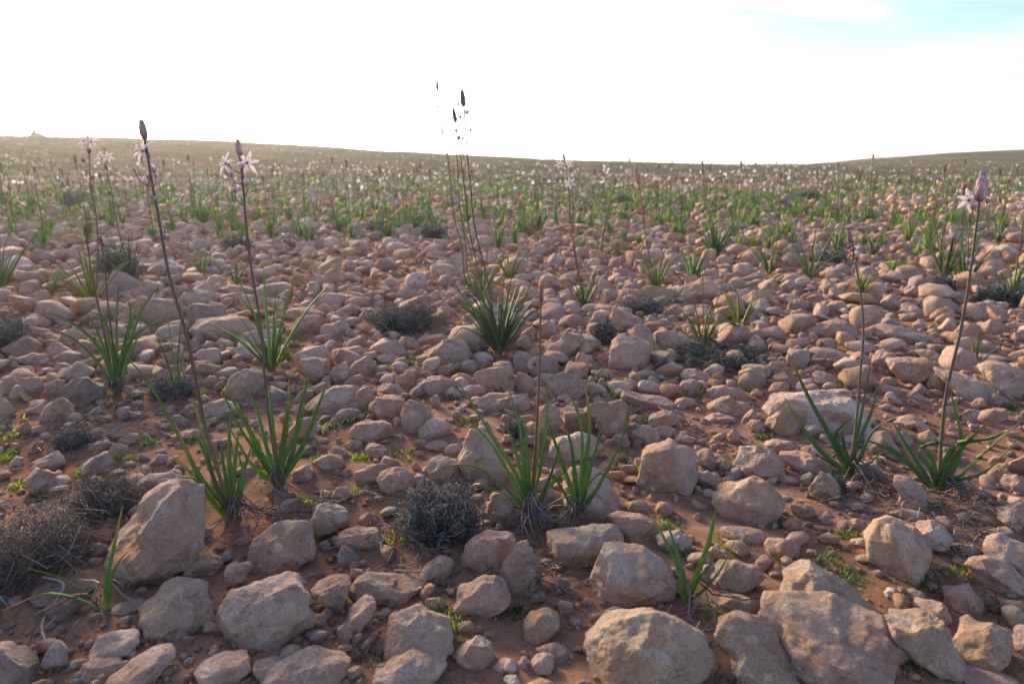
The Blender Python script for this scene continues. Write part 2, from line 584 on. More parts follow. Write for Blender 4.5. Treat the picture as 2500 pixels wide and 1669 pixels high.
TILES['B3'] = (1240, 1100, 640 / 1764, '''
871,149 915,22 992,-55 1103,-74 1213,-41 1268,28 1260,165 1235,270 1103,289 979,270 899,240 | large squared block with a flat pale top, right of centre
1250,30 1280,-20 1370,-20 1400,50 1390,130 1270,140
1255,170 1310,130 1420,135 1440,200 1380,240 1270,245
1400,60 1450,40 1510,60 1500,130 1410,140
1510,70 1560,0 1650,-40 1780,-10 1860,60 1870,130 1800,200 1640,180 1540,150 | broad rounded boulder behind the peaked rock, right of centre
1380,380 1400,260 1500,240 1640,165 1740,190 1830,280 1860,340 1790,440 1640,500 1480,490 1400,450 | big peaked rock with a sunlit ridge above the flat paver stone
1430,560 1500,530 1650,510 1730,530 1740,590 1690,620 1560,600 1450,600 | thin flat stone like a paver with green herb under it
370,170 400,110 530,100 650,150 740,330 750,400 600,460 480,440 370,330 | large rock standing behind the second centre asphodel
215,350 250,270 310,250 370,320 360,390 250,400
270,600 400,530 550,500 700,490 770,520 760,600 640,690 560,780 420,800 300,740 | wide slab right of the hanging grey roots
680,440 780,405 900,410 1030,470 1040,560 960,620 850,630 770,590 | pale flat rock behind the wide slab and left of the small front rosette
570,1000 560,820 600,680 720,620 900,615 960,690 1040,740 1110,850 1130,960 1060,1030 900,1030 740,1070 620,1090 | great smooth boulder left of the small front rosette
520,1568 540,1410 620,1300 740,1150 900,1065 970,1070 1100,1130 1260,1180 1340,1260 1375,1400 1390,1568 1300,1680 600,1680 | biggest boulder, domed, at the bottom edge below the small front rosette
1400,1180 1480,1090 1570,1090 1700,1220 1790,1330 1900,1480 2010,1600 1800,1640 1560,1600 1480,1400 1400,1280 | long white-flecked rock running to the bottom edge beside the biggest boulder
1420,1000 1500,965 1620,990 1690,1060 1660,1110 1520,1090 1440,1060
1400,760 1530,730 1640,760 1725,800 1640,900 1560,960 1420,930 1370,850 | pale rounded rock right of the small front rosette
1290,820 1360,760 1410,800 1400,880 1300,880
1000,580 1140,530 1240,590 1210,650 1150,690 1040,650
800,380 860,330 960,345 950,400 850,410
700,130 780,90 860,90 850,150 740,160
110,1200 160,1080 250,1055 340,1090 350,1200 260,1260 140,1300 | angular stone alone on bare soil left of the biggest boulder
w 150,1510 200,1390 260,1360 310,1400 300,1480 220,1510
190,1310 300,1290 380,1350 420,1400 340,1420 260,1360
330,1050 370,1000 430,1020 440,1080 370,1100
-60,940 -20,700 40,600 130,620 200,760 220,940 120,970 0,990 | upright slab draped with hanging grey roots
1330,690 1370,640 1470,680 1440,730 1350,740
w 70,1440 100,1380 150,1410 130,1470 80,1470
w -30,1450 0,1400 60,1470 30,1500
''')
TILES['B4'] = (1860, 1100, 640 / 1764, '''
690,650 720,570 800,470 900,435 1040,490 1110,560 1140,650 1110,780 1140,850 1010,880 880,840 740,770 | big rounded orange-tan boulder with a small pale notch, right foreground
870,430 940,390 1050,385 1110,420 1080,470 1000,470 | flat cap stone right behind the big rounded orange-tan boulder
1040,490 1120,465 1210,470 1290,560 1240,660 1180,700 1130,660 1110,570
320,230 380,150 450,140 530,240 520,300 420,350 340,300 | sharp-edged block left of the right asphodel's grey root tuft
185,400 190,360 290,345 365,380 350,450 250,455
370,450 410,425 480,470 480,500 400,495
d 350,520 400,505 480,520 470,545 370,550
375,600 420,550 530,560 510,640 430,640
w 590,620 680,585 720,590 700,650 620,640
20,660 50,600 110,585 240,590 255,640 190,700 80,740 30,700 | smooth loaf-shaped stone above the twin ridge boulders
600,490 650,455 700,490 720,540 650,545
130,870 200,780 280,740 370,760 440,820 560,900 640,990 720,1080 820,1190 700,1230 560,1150 440,1080 330,1040 200,970 | long ridge boulder slanting down to the right, right foreground
0,1080 60,980 130,970 250,1010 400,1030 500,1110 600,1110 720,1150 830,1220 930,1340 1000,1500 980,1600 700,1640 400,1600 240,1450 200,1330 0,1200 | massive uneven boulder with warm sunlit humps at the bottom right
840,1090 940,1065 1050,1110 1160,1130 1220,1220 1290,1350 1370,1460 1230,1500 1120,1440 1080,1380 960,1280 880,1200 | long orange-stained rock right of the massive uneven boulder
1020,1050 1080,1000 1190,990 1250,1040 1280,1120 1200,1170 1080,1110
1215,980 1290,930 1370,890 1440,940 1500,1060 1500,1110 1390,1120 1270,1090 | pointed rock standing behind the paired rocks near the right edge
1290,1250 1340,1130 1500,1120 1600,1140 1690,1210 1710,1340 1650,1440 1560,1490 1400,1480 1300,1400 | large pale-edged rock in the bottom right corner
1380,800 1400,740 1450,710 1560,740 1680,800 1764,870 1800,940 1720,990 1590,970 1480,950 1430,880 | long grey-topped rock pointing off the right edge
1280,730 1400,720 1390,790 1320,790
1320,680 1430,630 1490,680 1480,720 1380,720
1500,640 1520,590 1600,560 1764,600 1850,640 1850,780 1764,810 1640,760 1510,690 | layered block at the right edge behind the grey-topped rock
w 820,950 850,920 900,920 950,960 940,1000 850,995 | small white pebble alone on red soil, right foreground
960,970 1000,930 1090,960 1100,990 1010,1010
1600,240 1620,170 1700,155 1800,180 1800,290 1690,290
1660,120 1690,40 1764,20 1830,60 1820,170 1700,170
1520,180 1560,110 1650,80 1660,160 1590,215
1440,270 1480,240 1550,255 1550,300 1460,310
890,180 970,160 1010,210 1080,250 1115,330 1090,390 980,390 920,350 940,280 | wavy flat slab left of the rightmost asphodel's root litter
1590,450 1640,430 1764,330 1830,360 1830,500 1764,560 1600,500
110,210 150,165 240,175 230,220 150,230
640,150 660,90 760,60 810,110 800,180 700,190
45,830 100,790 160,800 140,850 70,860
1310,1568 1450,1500 1640,1490 1800,1520 1800,1640 1400,1660
120,40 200,10 330,0 440,80 470,140 300,160 250,110 180,100
1700,1210 1764,1170 1840,1180 1840,1380 1740,1330
''')
TILES['M1'] = (0, 680, 640 / 2281, '''
160,360 330,300 440,390 400,430 220,440
210,440 330,420 430,460 420,510 260,520
405,620 430,550 520,570 640,660 600,690 440,680
40,740 100,670 180,720 150,760 60,770
130,680 290,640 420,690 400,740 270,750
300,560 360,510 400,560 370,600
480,850 540,770 680,720 800,770 820,820 660,860 500,900 | broad pale rock behind the dark-speckled one at the left asphodel
d 505,1010 560,930 680,850 770,860 900,950 910,1010 800,1040 680,1110 600,1080 | dark-speckled rounded rock touching the left asphodel
340,1190 390,1110 480,1030 550,1040 640,1130 600,1190 500,1240 | sharp wedge rock in front of the dark-speckled one, left
210,1160 270,1080 380,1050 400,1100 340,1180
380,920 480,870 560,910 500,1000 390,1010
150,920 180,850 340,850 370,900 360,990 250,1000
0,960 20,870 110,840 150,890 80,990 0,1000
80,1020 150,920 220,960 240,1020 160,1050
0,1180 0,1020 50,1020 130,1090 120,1160 40,1220 -60,1180
1040,1400 1080,1340 1180,1340 1220,1400 1160,1450 1060,1440
760,1500 800,1410 950,1400 970,1440 880,1500
950,1480 990,1420 1110,1480 1060,1540 980,1560
240,1500 320,1390 380,1430 360,1490 270,1520
490,130 560,110 630,150 620,200 520,190
1140,100 1240,60 1300,130 1240,190 1150,160
1320,190 1400,140 1500,170 1520,240 1400,280 1320,250
1060,240 1180,170 1290,200 1310,260 1210,290 1090,290
1420,110 1500,50 1600,90 1600,160 1500,190
1670,80 1790,20 1880,80 1880,160 1750,190 1680,140
1910,80 2000,50 2180,60 2230,110 2180,160 1980,150
1800,280 1830,200 1960,210 1990,260 1970,310 1810,310
1670,290 1770,220 1800,260 1770,310 1700,320
o 1590,250 1600,190 1720,210 1740,250 1650,280
1650,370 1750,330 2000,310 2200,330 2270,400 2240,480 2000,500 1760,530 1700,470 | wide table-like slab behind the paired left asphodel stalks
1880,580 1930,520 2020,550 2040,610 1950,630
1690,660 1760,600 1900,610 1920,660 1880,760 1780,740
1610,800 1680,710 1820,720 1840,780 1720,830
1740,580 1840,540 1870,570 1780,600
1930,960 2000,830 2110,780 2250,790 2300,880 2270,1020 2130,1060 2000,1020 | big domed rock behind the paired left asphodels
1760,1130 1800,1060 1970,1040 2080,1100 2060,1180 1900,1230 1790,1210
1580,1120 1640,1090 1720,1110 1700,1180 1600,1170
1480,1370 1560,1320 1720,1310 1770,1370 1680,1420 1540,1410
1380,420 1500,360 1660,370 1690,440 1560,490 1400,470
1400,590 1500,550 1600,590 1580,640 1440,640
1760,1450 1820,1400 1900,1430 1900,1500 1800,1510
r 1920,790 1990,710 2050,740 2030,800
1760,890 1820,840 1900,860 1900,920 1800,940
520,480 640,440 720,520 660,570 560,550
1000,330 1100,280 1210,300 1220,370 1090,390
''')
TILES['M2'] = (620, 680, 640 / 2281, '''
400,720 430,690 650,680 660,730 620,820 560,890 520,910 450,820 | flat-topped rock tapering to a reddish point below
660,690 740,600 930,580 1000,660 960,700 850,710 740,720
650,830 700,750 820,720 830,800 800,890 700,930
830,790 880,720 1020,665 1060,750 1050,830 970,860 840,840
770,900 870,830 940,830 970,900 950,940 840,920
580,920 610,850 650,840 680,900 600,950
520,650 640,570 700,530 770,530 770,590 670,650 560,670
390,610 480,580 580,580 580,630 470,690 420,660
470,1080 560,990 700,940 850,920 960,950 850,1010 790,1050 790,1120 640,1170 480,1140 | long rounded rock split by a crack, centre left
790,1080 850,1010 980,930 1050,970 1060,1070 980,1130 880,1150 800,1120
1000,1150 1010,1090 1100,1020 1210,1005 1310,1080 1270,1140 1190,1210 1040,1220
1280,1200 1310,1110 1350,1045 1470,1080 1540,1180 1470,1290 1400,1350 1280,1300 | peaked rock with a ring of grey lichen, centre
w 1435,1300 1480,1250 1570,1205 1680,1260 1720,1340 1680,1400 1540,1400 1440,1350 | pale-topped rock with a dark front hollow, centre
830,1370 930,1250 1080,1230 1200,1240 1210,1340 1150,1400 1020,1430 880,1410 | broad loaf-shaped rock left of the pale-topped one, centre
700,1200 760,1130 860,1120 930,1160 900,1220 780,1240
970,1490 1000,1440 1090,1425 1160,1480 1110,1568 1010,1568
800,1450 850,1400 950,1430 940,1470 820,1490
o 1230,900 1270,830 1360,800 1400,850 1400,940 1300,960 | round orange-faced rock near the middle of the field
1300,800 1380,760 1450,780 1420,830 1340,840
1080,930 1180,905 1270,950 1330,1000 1270,1030 1150,990
1060,820 1150,810 1200,850 1120,890
1380,980 1500,900 1540,840 1650,860 1760,900 1740,970 1580,1000 1430,1010
1670,980 1740,940 1820,1000 1780,1040 1690,1020
w 1790,950 1880,920 1980,940 2010,1000 1920,1030 1830,1020
1720,850 1820,820 1910,850 1940,920 1790,920
1920,800 2000,770 2200,760 2280,830 2281,940 2140,990 2030,990 1950,880
1910,1120 1980,1010 2100,990 2250,1000 2281,1080 2200,1150 2050,1160
1480,720 1540,620 1660,540 1760,500 1850,560 1890,650 1820,730 1680,750 1540,760 | large smooth humped rock left of the two-stalked centre asphodel
1240,600 1270,510 1340,500 1450,580 1400,620 1290,630
o 1430,540 1480,500 1620,480 1670,520 1560,580 1460,580
r 1390,620 1480,575 1550,580 1530,620 1430,640
1070,680 1130,650 1250,660 1260,740 1130,740
330,420 380,340 500,310 590,340 600,430 480,480 350,470
575,440 620,390 790,360 830,400 800,490 700,510 600,490
600,350 680,280 780,280 840,340 830,380 640,390
800,440 850,430 910,490 840,530 800,500
780,250 850,210 930,240 930,300 830,320
910,330 980,260 1080,290 1060,340 940,360
540,170 620,120 700,130 900,150 880,220 680,260 600,230
250,310 330,260 430,250 440,310 340,360
1240,150 1260,80 1330,60 1430,110 1420,170 1300,180
940,160 1050,100 1150,120 1080,180 980,190
1100,30 1180,0 1270,20 1270,90 1150,80
700,90 850,40 880,90 780,120
1530,240 1640,180 1690,230 1680,290 1580,280
1690,200 1800,130 1870,170 1850,210
290,980 360,910 400,960 350,1020
350,1050 430,960 520,980 530,1040 420,1070
300,1300 360,1230 500,1200 545,1320 450,1400 330,1420
1480,1490 1530,1410 1620,1400 1690,1440 1650,1500 1540,1510
1640,1500 1700,1440 1780,1430 1800,1480 1730,1530
1530,1060 1590,1010 1620,1060 1600,1130 1550,1130
850,560 920,520 980,540 960,580 870,590
g 230,740 290,715 320,750 270,780
1230,1370 1280,1350 1310,1380 1270,1400
''')
TILES['M3'] = (1240, 680, 640 / 2281, '''
895,580 940,490 1040,480 1150,500 1250,600 1240,680 1200,780 1080,800 870,770 900,680 | cube-like boulder standing on bare soil, right of centre
1050,470 1180,395 1260,470 1320,580 1300,650 1240,700 1250,600 1150,500 | rock peeping from behind the cube-like boulder
325,560 400,490 470,450 650,480 600,580 570,670 480,690 390,700 | angular rock with a flat lit top right of the two-stalked asphodel
280,430 300,370 360,355 450,420 420,490 330,530 290,500
445,370 500,310 590,310 680,380 650,430 520,430 450,400
440,280 480,230 570,210 640,270 600,310 480,310
880,340 890,250 980,260 1060,300 1180,350 1190,390 1060,450 900,400 | smooth slanting rock behind the cube-like boulder and its grey shrub
1190,360 1230,310 1310,370 1300,430 1230,430
1270,460 1380,450 1530,510 1620,560 1630,640 1560,660 1420,620 1310,560 | pale pitted slab beside the low green-grey mat shrub
1470,200 1460,120 1520,50 1650,0 1780,0 1820,100 1780,180 1640,210 1530,220 | large angular rock behind the short brown-stalked asphodel
800,190 840,90 930,90 960,140 900,200 830,220
940,110 1050,80 1200,100 1220,150 1100,190 960,170
930,60 930,0 1060,-20 1070,60 1000,90
740,60 820,25 900,50 920,100 830,150 770,150
w 590,700 620,660 690,640 740,690 730,760 640,770
o 770,670 820,645 890,660 870,710 800,730
270,730 340,705 450,760 400,800 300,790
760,830 800,785 880,790 920,840 890,880 790,870
1280,790 1290,740 1440,725 1520,750 1480,820 1400,860 1310,860
1120,830 1190,785 1290,820 1240,870 1160,870
1490,960 1530,880 1640,870 1670,930 1660,1030 1500,1020
o 1390,900 1440,870 1490,910 1420,930
w 1130,910 1190,880 1250,890 1360,960 1260,1000 1150,980
w 870,930 930,885 1050,885 1090,920 1060,970 980,1000 890,970
340,850 420,810 560,815 680,880 700,960 560,1050 440,1020 390,960 | large rounded rock behind the tips of the centre asphodel leaves
690,900 770,920 860,950 840,1030 740,1030 690,980
990,1010 1030,960 1120,1020 1260,1020 1370,1030 1450,1090 1370,1140 1220,1150 1080,1140
1450,1080 1540,1030 1640,1040 1650,1100 1510,1120
660,1130 780,1080 920,1045 1020,1080 1030,1200 1000,1310 880,1390 810,1280 770,1180 | tall lichen-spotted rock face behind the second centre asphodel's right leaf
455,1180 520,1105 620,1120 740,1190 760,1290 650,1340 480,1330
260,1110 310,1090 440,1110 470,1260 400,1340 280,1280
1240,1200 1300,1140 1420,1150 1490,1210 1440,1280 1290,1300 1220,1270
1085,1330 1130,1290 1210,1270 1320,1350 1300,1410 1200,1460 1140,1440 | faceted gem-like stone on the soil right of centre
1280,1310 1390,1280 1460,1300 1400,1390 1320,1380
880,1440 940,1360 1020,1340 1060,1450 970,1470
360,1530 390,1420 460,1350 640,1330 760,1380 830,1470 760,1540 560,1568 400,1600
1060,1200 1130,1180 1170,1220 1140,1260 1070,1240
1050,1280 1090,1250 1150,1270 1120,1310 1060,1300
1450,1390 1520,1350 1640,1390 1640,1430 1490,1430
1730,1010 1780,940 1990,920 2080,970 2090,1050 1980,1060 1870,1030 1760,1050
1730,1120 1820,1060 1900,1015 1980,1070 2110,1080 2080,1160 1980,1190 1820,1170
1715,1210 1820,1165 1990,1220 1900,1250 1760,1260
1890,690 1970,615 2050,680 2100,750 2020,770 1920,730
2010,830 2040,760 2170,760 2250,860 2220,900 2110,930 2030,870
1500,830 1540,780 1680,790 1800,870 1810,920 1720,900 1600,870
1910,1370 1960,1300 2020,1360 2010,1420 1920,1440
1750,1420 1800,1390 1850,1440 1790,1460
2030,1270 2070,1190 2130,1130 2180,1200 2090,1280
2090,1280 2130,1220 2230,1250 2250,1310 2150,1340
70,850 100,810 170,815 240,890 200,1000 80,980
0,1010 80,1020 200,1050 200,1110 60,1160 0,1140
2040,150 2060,110 2230,100 2300,125 2310,270 2140,270 2060,230
2060,60 2180,0 2281,20 2270,90 2130,90
60,560 140,490 240,560 220,640 90,590
120,470 200,425 260,470 250,540 160,500
40,680 90,625 180,650 210,730 100,750
1610,260 1660,220 1780,230 1800,300 1700,310
1370,340 1440,315 1490,360 1400,370
2110,320 2150,275 2220,310 2170,340
1370,290 1440,230 1520,270 1560,320 1440,310
100,1290 180,1240 290,1290 330,1350 220,1400 110,1360
''')
TILES['M4'] = (1860, 680, 640 / 2281, '''
385,420 440,380 560,350 700,350 830,400 820,470 740,520 560,510 420,490 | loaf-shaped rock left of the leaning bud-topped right asphodel stalk
920,460 960,400 1040,380 1200,430 1420,460 1510,530 1400,550 1160,560 1000,510 | low bedrock slab between the two right asphodel stalks
410,640 470,590 600,600 720,620 770,680 700,730 560,700 440,690
210,690 240,600 330,600 420,680 380,770 300,780 220,740
d 390,750 500,690 560,690 600,760 560,800 430,800 | dark grey wedge stone among tan rocks, right
0,790 90,710 190,710 230,770 120,830 50,850
80,870 130,820 220,810 260,880 230,940 150,955 85,920
440,830 470,800 610,800 660,870 620,930 530,940 470,890
330,880 380,860 460,870 470,910 360,910
755,680 840,630 940,690 950,770 840,790 770,740
960,700 1000,640 1090,620 1160,670 1100,700 1080,790 980,790
1085,800 1100,720 1260,700 1390,680 1510,740 1490,820 1380,930 1280,890 1150,830 | overhanging rock with a sunlit rim between the two right stalks
1440,920 1480,830 1590,840 1610,920 1550,975 1460,960
1500,780 1600,760 1760,790 1900,850 2040,900 2020,980 1900,1030 1800,1060 1700,960 1640,880 | rough pitted slab behind the rightmost stalk
1880,810 2000,750 2281,725 2400,760 2420,1000 2281,1040 2100,1010 2040,900 | wide smooth boulder cut by the right edge
1880,770 1940,710 2100,705 2180,730 2000,760
1810,1100 1910,1030 1970,1080 1960,1120 1890,1140
g 1990,1000 2070,990 2170,1060 2110,1120 1990,1100
1740,1180 1830,1130 1900,1150 1880,1240 1760,1260
1890,1160 1960,1120 2090,1120 2140,1170 2060,1240 1920,1250
1060,1040 1110,980 1180,1020 1170,1080 1080,1080
1040,890 1110,850 1190,880 1190,930 1080,920
970,950 1060,910 1180,940 1240,990 1130,1010 1000,1000
w 15,1170 60,1060 200,990 420,960 700,980 860,1050 950,1150 960,1290 700,1330 400,1340 330,1250 160,1240 60,1220 | broad flat slab with a bright white patch behind the bud-tipped right asphodel
0,1310 60,1230 150,1150 260,1210 330,1300 280,1350 170,1370 30,1350
360,1300 440,1260 600,1330 560,1380 400,1390
20,1450 100,1400 240,1390 285,1440 200,1500 80,1520
330,1500 400,1450 510,1490 500,1568 380,1568
880,1440 960,1350 1060,1320 1160,1370 1200,1480 1100,1540 930,1540
1150,1260 1260,1180 1400,1220 1380,1280 1220,1310
1340,1290 1380,1245 1460,1300 1400,1350
1360,1380 1450,1310 1540,1400 1530,1450 1430,1450
1140,1370 1240,1320 1320,1400 1300,1470 1200,1450
1260,1030 1320,980 1420,1020 1420,1060 1300,1070
1540,1170 1620,1110 1710,1140 1690,1190 1590,1210
900,110 940,40 1020,25 1080,90 1040,150 930,150
1030,200 1110,130 1180,160 1220,240 1140,280 1060,240
1180,270 1230,225 1380,240 1400,310 1280,340 1190,310
o 900,260 1000,250 1120,270 1150,310 1030,330 960,300
o 1465,340 1510,270 1600,240 1690,300 1650,350 1530,380
1530,430 1590,350 1660,340 1690,390 1640,470 1560,470
1650,490 1720,370 1880,400 1900,500 1830,570 1700,550
1900,430 1990,350 2100,380 2150,440 2060,490 1930,470
w 1900,560 1950,530 2040,580 2020,620 1930,600
1840,230 1980,185 2080,220 2050,290 1900,270
o 1630,190 1720,130 1810,150 1790,230 1660,230
1250,50 1330,10 1500,20 1510,60 1380,70
1240,110 1320,60 1380,100 1370,170 1260,160
500,80 540,10 640,40 660,110 560,130
160,70 220,10 290,30 300,100 210,120
130,200 150,130 260,130 360,160 250,210
220,280 270,170 390,180 410,240 350,280
240,300 350,260 400,290 350,330 260,330
460,230 560,200 570,260 510,300 460,270
540,260 600,190 720,200 740,270 640,300
1040,370 1130,330 1250,380 1240,430 1100,410
1310,400 1370,350 1430,400 1410,450 1330,440
1430,430 1480,390 1530,430 1490,470
1330,640 1430,610 1560,640 1540,700 1400,690
2120,410 2200,370 2300,380 2300,450 2180,440
380,170 480,130 560,180 540,210 420,210
2170,510 2200,440 2300,440 2310,560 2190,550
1640,660 1760,640 2100,650 2200,690 1960,720 1720,720
700,250 780,220 900,240 870,280 720,290
''')

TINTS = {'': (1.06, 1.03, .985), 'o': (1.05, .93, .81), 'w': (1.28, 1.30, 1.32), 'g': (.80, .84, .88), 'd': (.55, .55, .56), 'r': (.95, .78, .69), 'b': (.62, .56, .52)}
TWORD = {'': 'tan', 'o': 'orange-tinted', 'w': 'whitish', 'g': 'greyish', 'd': 'dark grey', 'r': 'reddish', 'b': 'dusty brown'}


def poly_radius(poly, c, th):
    """distance from c to the outline in each direction th (farthest crossing)"""
    d = np.stack([np.cos(th), np.sin(th)], 1)
    r = np.zeros(len(th))
    n = len(poly)
    for i in range(n):
        a = poly[i] - c
        e = poly[(i + 1) % n] - poly[i]
        den = d[:, 0] * e[1] - d[:, 1] * e[0]
        den = np.where(np.abs(den) < 1e-9, 1e-9, den)
        t = (a[0] * e[1] - a[1] * e[0]) / den
        s = (a[0] * d[:, 1] - a[1] * d[:, 0]) / den
        ok = (t > 0) & (s >= -1e-6) & (s <= 1 + 1e-6)
        r = np.where(ok, np.maximum(r, t), r)
    return r


def facet(P, rs, ncut, lo=.72, hi=.93, ref=None):
    """chip flat faces off a rounded stone"""
    for k in range(ncut):
        n = rs.normal(size=3)
        if ref is not None:
            n = n * .75 + ref
        n /= np.linalg.norm(n)
        s = P @ n
        lim = s.max() * rs.uniform(lo, hi)
        over = np.maximum(s - lim, 0)
        P = P - over[:, None] * n * .94
    return P


def stone_from_outline(poly, seed, sub):
    """solid stone on the ground whose seen outline follows poly (photo px)"""
    rs = np.random.default_rng(seed)
    poly = np.array(poly, float)
    x0, x1, y0, y1 = poly[:, 0].min(), poly[:, 0].max(), poly[:, 1].min(), poly[:, 1].max()
    cpx = np.array([(poly[:, 0].mean() + (x0 + x1) / 2) / 2, (y0 + y1) / 2])
    base = gp(cpx[0], y1 - .03 * (y1 - y0))
    dist = np.linalg.norm(base - EYE)
    mpp = dist / FPX
    W, H = (x1 - x0) * mpp, (y1 - y0) * mpp
    az = math.atan2(base[0], base[1])
    u = np.array([math.cos(az), -math.sin(az), 0])
    w = np.array([math.sin(az), math.cos(az), 0])          # away from the camera, level
    sinp = (CAM_H - base[2]) / dist
    cosp = math.sqrt(1 - sinp * sinp)
    D = .5 * rs.uniform(.72, .95) * math.sqrt(W * max(H, .25 * W))
    D = min(D, .86 * H / 2 / max(sinp, .05))
    T = math.sqrt(max((H / 2) ** 2 - (D * sinp) ** 2, (.35 * H / 2) ** 2)) / cosp
    S, F = ICO[sub]
    p = rs.uniform(3.0, 4.8)
    th = np.arctan2(S[:, 2], S[:, 0])
    q = poly.copy()
    q[:, 1] = -q[:, 1]
    c = np.array([cpx[0], -cpx[1]])
    Rr = poly_radius(q, c, th) * mpp
    m = np.abs(S[:, 1]) ** p + np.hypot(S[:, 0], S[:, 2]) ** p
    k = m ** (-1 / p)
    rho = np.hypot(S[:, 0], S[:, 2]) * k
    L = np.stack([np.cos(th) * Rr * rho, S[:, 1] * k * D, np.sin(th) * Rr * rho * (T / (H / 2))], 1)   # u, depth, up
    ref = np.array([0, -.75, .75])
    L = facet(L, rs, 7, .60, .90, ref)
    L = facet(L, rs, 9, .82, .975)
    size = math.sqrt(W * H)
    nrm = L / np.maximum(np.linalg.norm(L, axis=1, keepdims=True), 1e-6)
    off = rs.uniform(0, 50, 3)
    dn = fbm(L / size * 2.8 + off, 6 if sub > 3 else 4, seed % 97, .60) * .036 * size
    ridge = -np.abs(vnoise(L / size * 3.3 + off[::-1], seed % 89)) * .075 * size
    L = L + nrm * (dn + ridge)[:, None]
    L = facet(L, rs, 3, .84, .96, ref)
    L = L + nrm * (fbm(L / size * 9.0 + off, 4, seed % 83, .6) * .011 * size)[:, None]
    # set it in the ground and fit its visible outline to the photo
    ctr = base + w * D * .80
    V = ctr[None, :] + L[:, :1] * u + L[:, 1:2] * w
    V[:, 2] = base[2] + L[:, 2] + T * .55
    for it in range(3):
        px, py = project(V)
        vis = V[:, 2] > base[2] + .0
        pv, qv = px[vis], py[vis]
        sx = 1.05 * (x1 - x0) / max(pv.max() - pv.min(), 1e-3)
        sx = min(max(sx, .6), 1.7)
        rel = (V - ctr) @ u
        shift = ((x0 + x1) / 2 - (pv.max() + pv.min()) / 2) * mpp
        V = V + u * (rel * (sx - 1) + shift)[:, None]
        px, py = project(V)
        top = py.min()
        yb = y1
        sz = (yb - y0) / max(yb - top, 1e-3)
        sz = min(max(sz, .6), 1.7)
        zr = V[:, 2] - base[2]
        V[:, 2] = base[2] + np.where(zr > 0, zr * (1 + (sz - 1) * 1.05), zr)
    V[:, 2] = np.maximum(V[:, 2], base[2] - .45 * T - .01)
    return V, F, base, ctr, W, H, D


def tint_for(key, rs):
    t = np.array(TINTS[key]) * rs.uniform(.90, 1.12)
    return t * rs.uniform(.97, 1.03, 3)


# white lichen and pale patches that single some stones out: photo px x, y, half width, half height, strength
SPOTS = [(680, 1336, 10, 10, 2.1), (2060, 982, 36, 19, 1.6), (1784, 1533, 10, 9, 1.7), (1835, 1562, 16, 10, 1.6), (1875, 1655, 14, 12, 1.7), (2205, 1334, 12, 10, 1.5),
         (732, 1423, 15, 8, 1.6), (674, 1434, 8, 6, 1.6), (1010, 1008, 13, 9, 1.45), (1500, 1036, 10, 8, 1.5), (2440, 1560, 18, 22, 1.35), (1592, 1371, 7, 9, 1.6), (1580, 1440, 9, 6, 1.5)]


def spot_tint(V, base_tint, seed):
    C = np.repeat(np.asarray(base_tint, float)[None, :], len(V), 0)
    px, py = project(V)
    near = np.linalg.norm(V - EYE, axis=1)
    front = near < np.median(near)
    wob = 1 + .45 * vnoise(V * 60.0, seed % 50)
    for x, y, a, b, s in SPOTS:
        r = np.hypot((px - x) / a, (py - y) / b) * wob
        k = (np.clip((1.2 - r) / .6, 0, 1) * front)[:, None] * .9
        C = C * (1 - k) + np.array([.97, 1.06, 1.12]) * s * .95 * k
    return np.concatenate([C, np.full((len(V), 1), (seed * .6180339) % 1.0)], 1)


STONES = []           # dicts of everything traced
for tname, (ox, oy, sc, txt) in TILES.items():
    for line in txt.strip().splitlines():
        lab = None
        if '|' in line:
            line, lab = line.split('|')
            lab = lab.strip()
        tk = line.split()
        key = ''
        if tk[0].isalpha():
            key = tk[0]
            tk = tk[1:]
        poly = [(ox + float(a.split(',')[0]) * sc, oy + float(a.split(',')[1]) * sc) for a in tk]
        pa = np.array(poly)
        w_, h_ = np.ptp(pa[:, 0]), np.ptp(pa[:, 1])
        STONES.append(dict(poly=poly, key=key, label=lab, area=w_ * h_, w=w_, h=h_, cx=pa[:, 0].mean(), cy=pa[:, 1].mean(), seed=len(STONES) * 7 + 13))
STONES.sort(key=lambda s: -s['area'])
DISCS = []            # x, y, radius of ground already taken by stones and plants

for i, s in enumerate(STONES):
    sub = 5 if i < 10 else (4 if i < 80 else 3)
    V, F, base, ctr, W, H, D = stone_from_outline(s['poly'], s['seed'], sub)
    s.update(V=V, F=F, base=base, ctr=ctr)
    DISCS.append((ctr[0], ctr[1], .5 * (W / 2 + D)))

# ------------------------------------------------------------------ plant shapes
VS = 2500.0 / 2349.0              # the plants were read off a 2349 px wide view of the photo


def spline(P, n):
    """smooth curve through P (Hermite on chord length), n points"""
    P = np.asarray(P, float)
    if len(P) == 2:
        t = np.linspace(0, 1, n)[:, None]
        return P[0] * (1 - t) + P[1] * t
    s = np.concatenate([[0], np.cumsum(np.maximum(np.linalg.norm(np.diff(P, axis=0), axis=1), 1e-6))])
    m = np.gradient(P, s, axis=0)
    x = np.linspace(0, s[-1], n)
    i = np.clip(np.searchsorted(s, x, 'right') - 1, 0, len(P) - 2)
    h = (s[i + 1] - s[i])[:, None]
    t = (x - s[i])[:, None] / h
    return ((2 * t ** 3 - 3 * t ** 2 + 1) * P[i] + (t ** 3 - 2 * t ** 2 + t) * h * m[i]
            + (-2 * t ** 3 + 3 * t ** 2) * P[i + 1] + (t ** 3 - t ** 2) * h * m[i + 1])


def frames(S):
    T = np.gradient(S, axis=0)
    T /= np.maximum(np.linalg.norm(T, axis=1, keepdims=True), 1e-9)
    return T


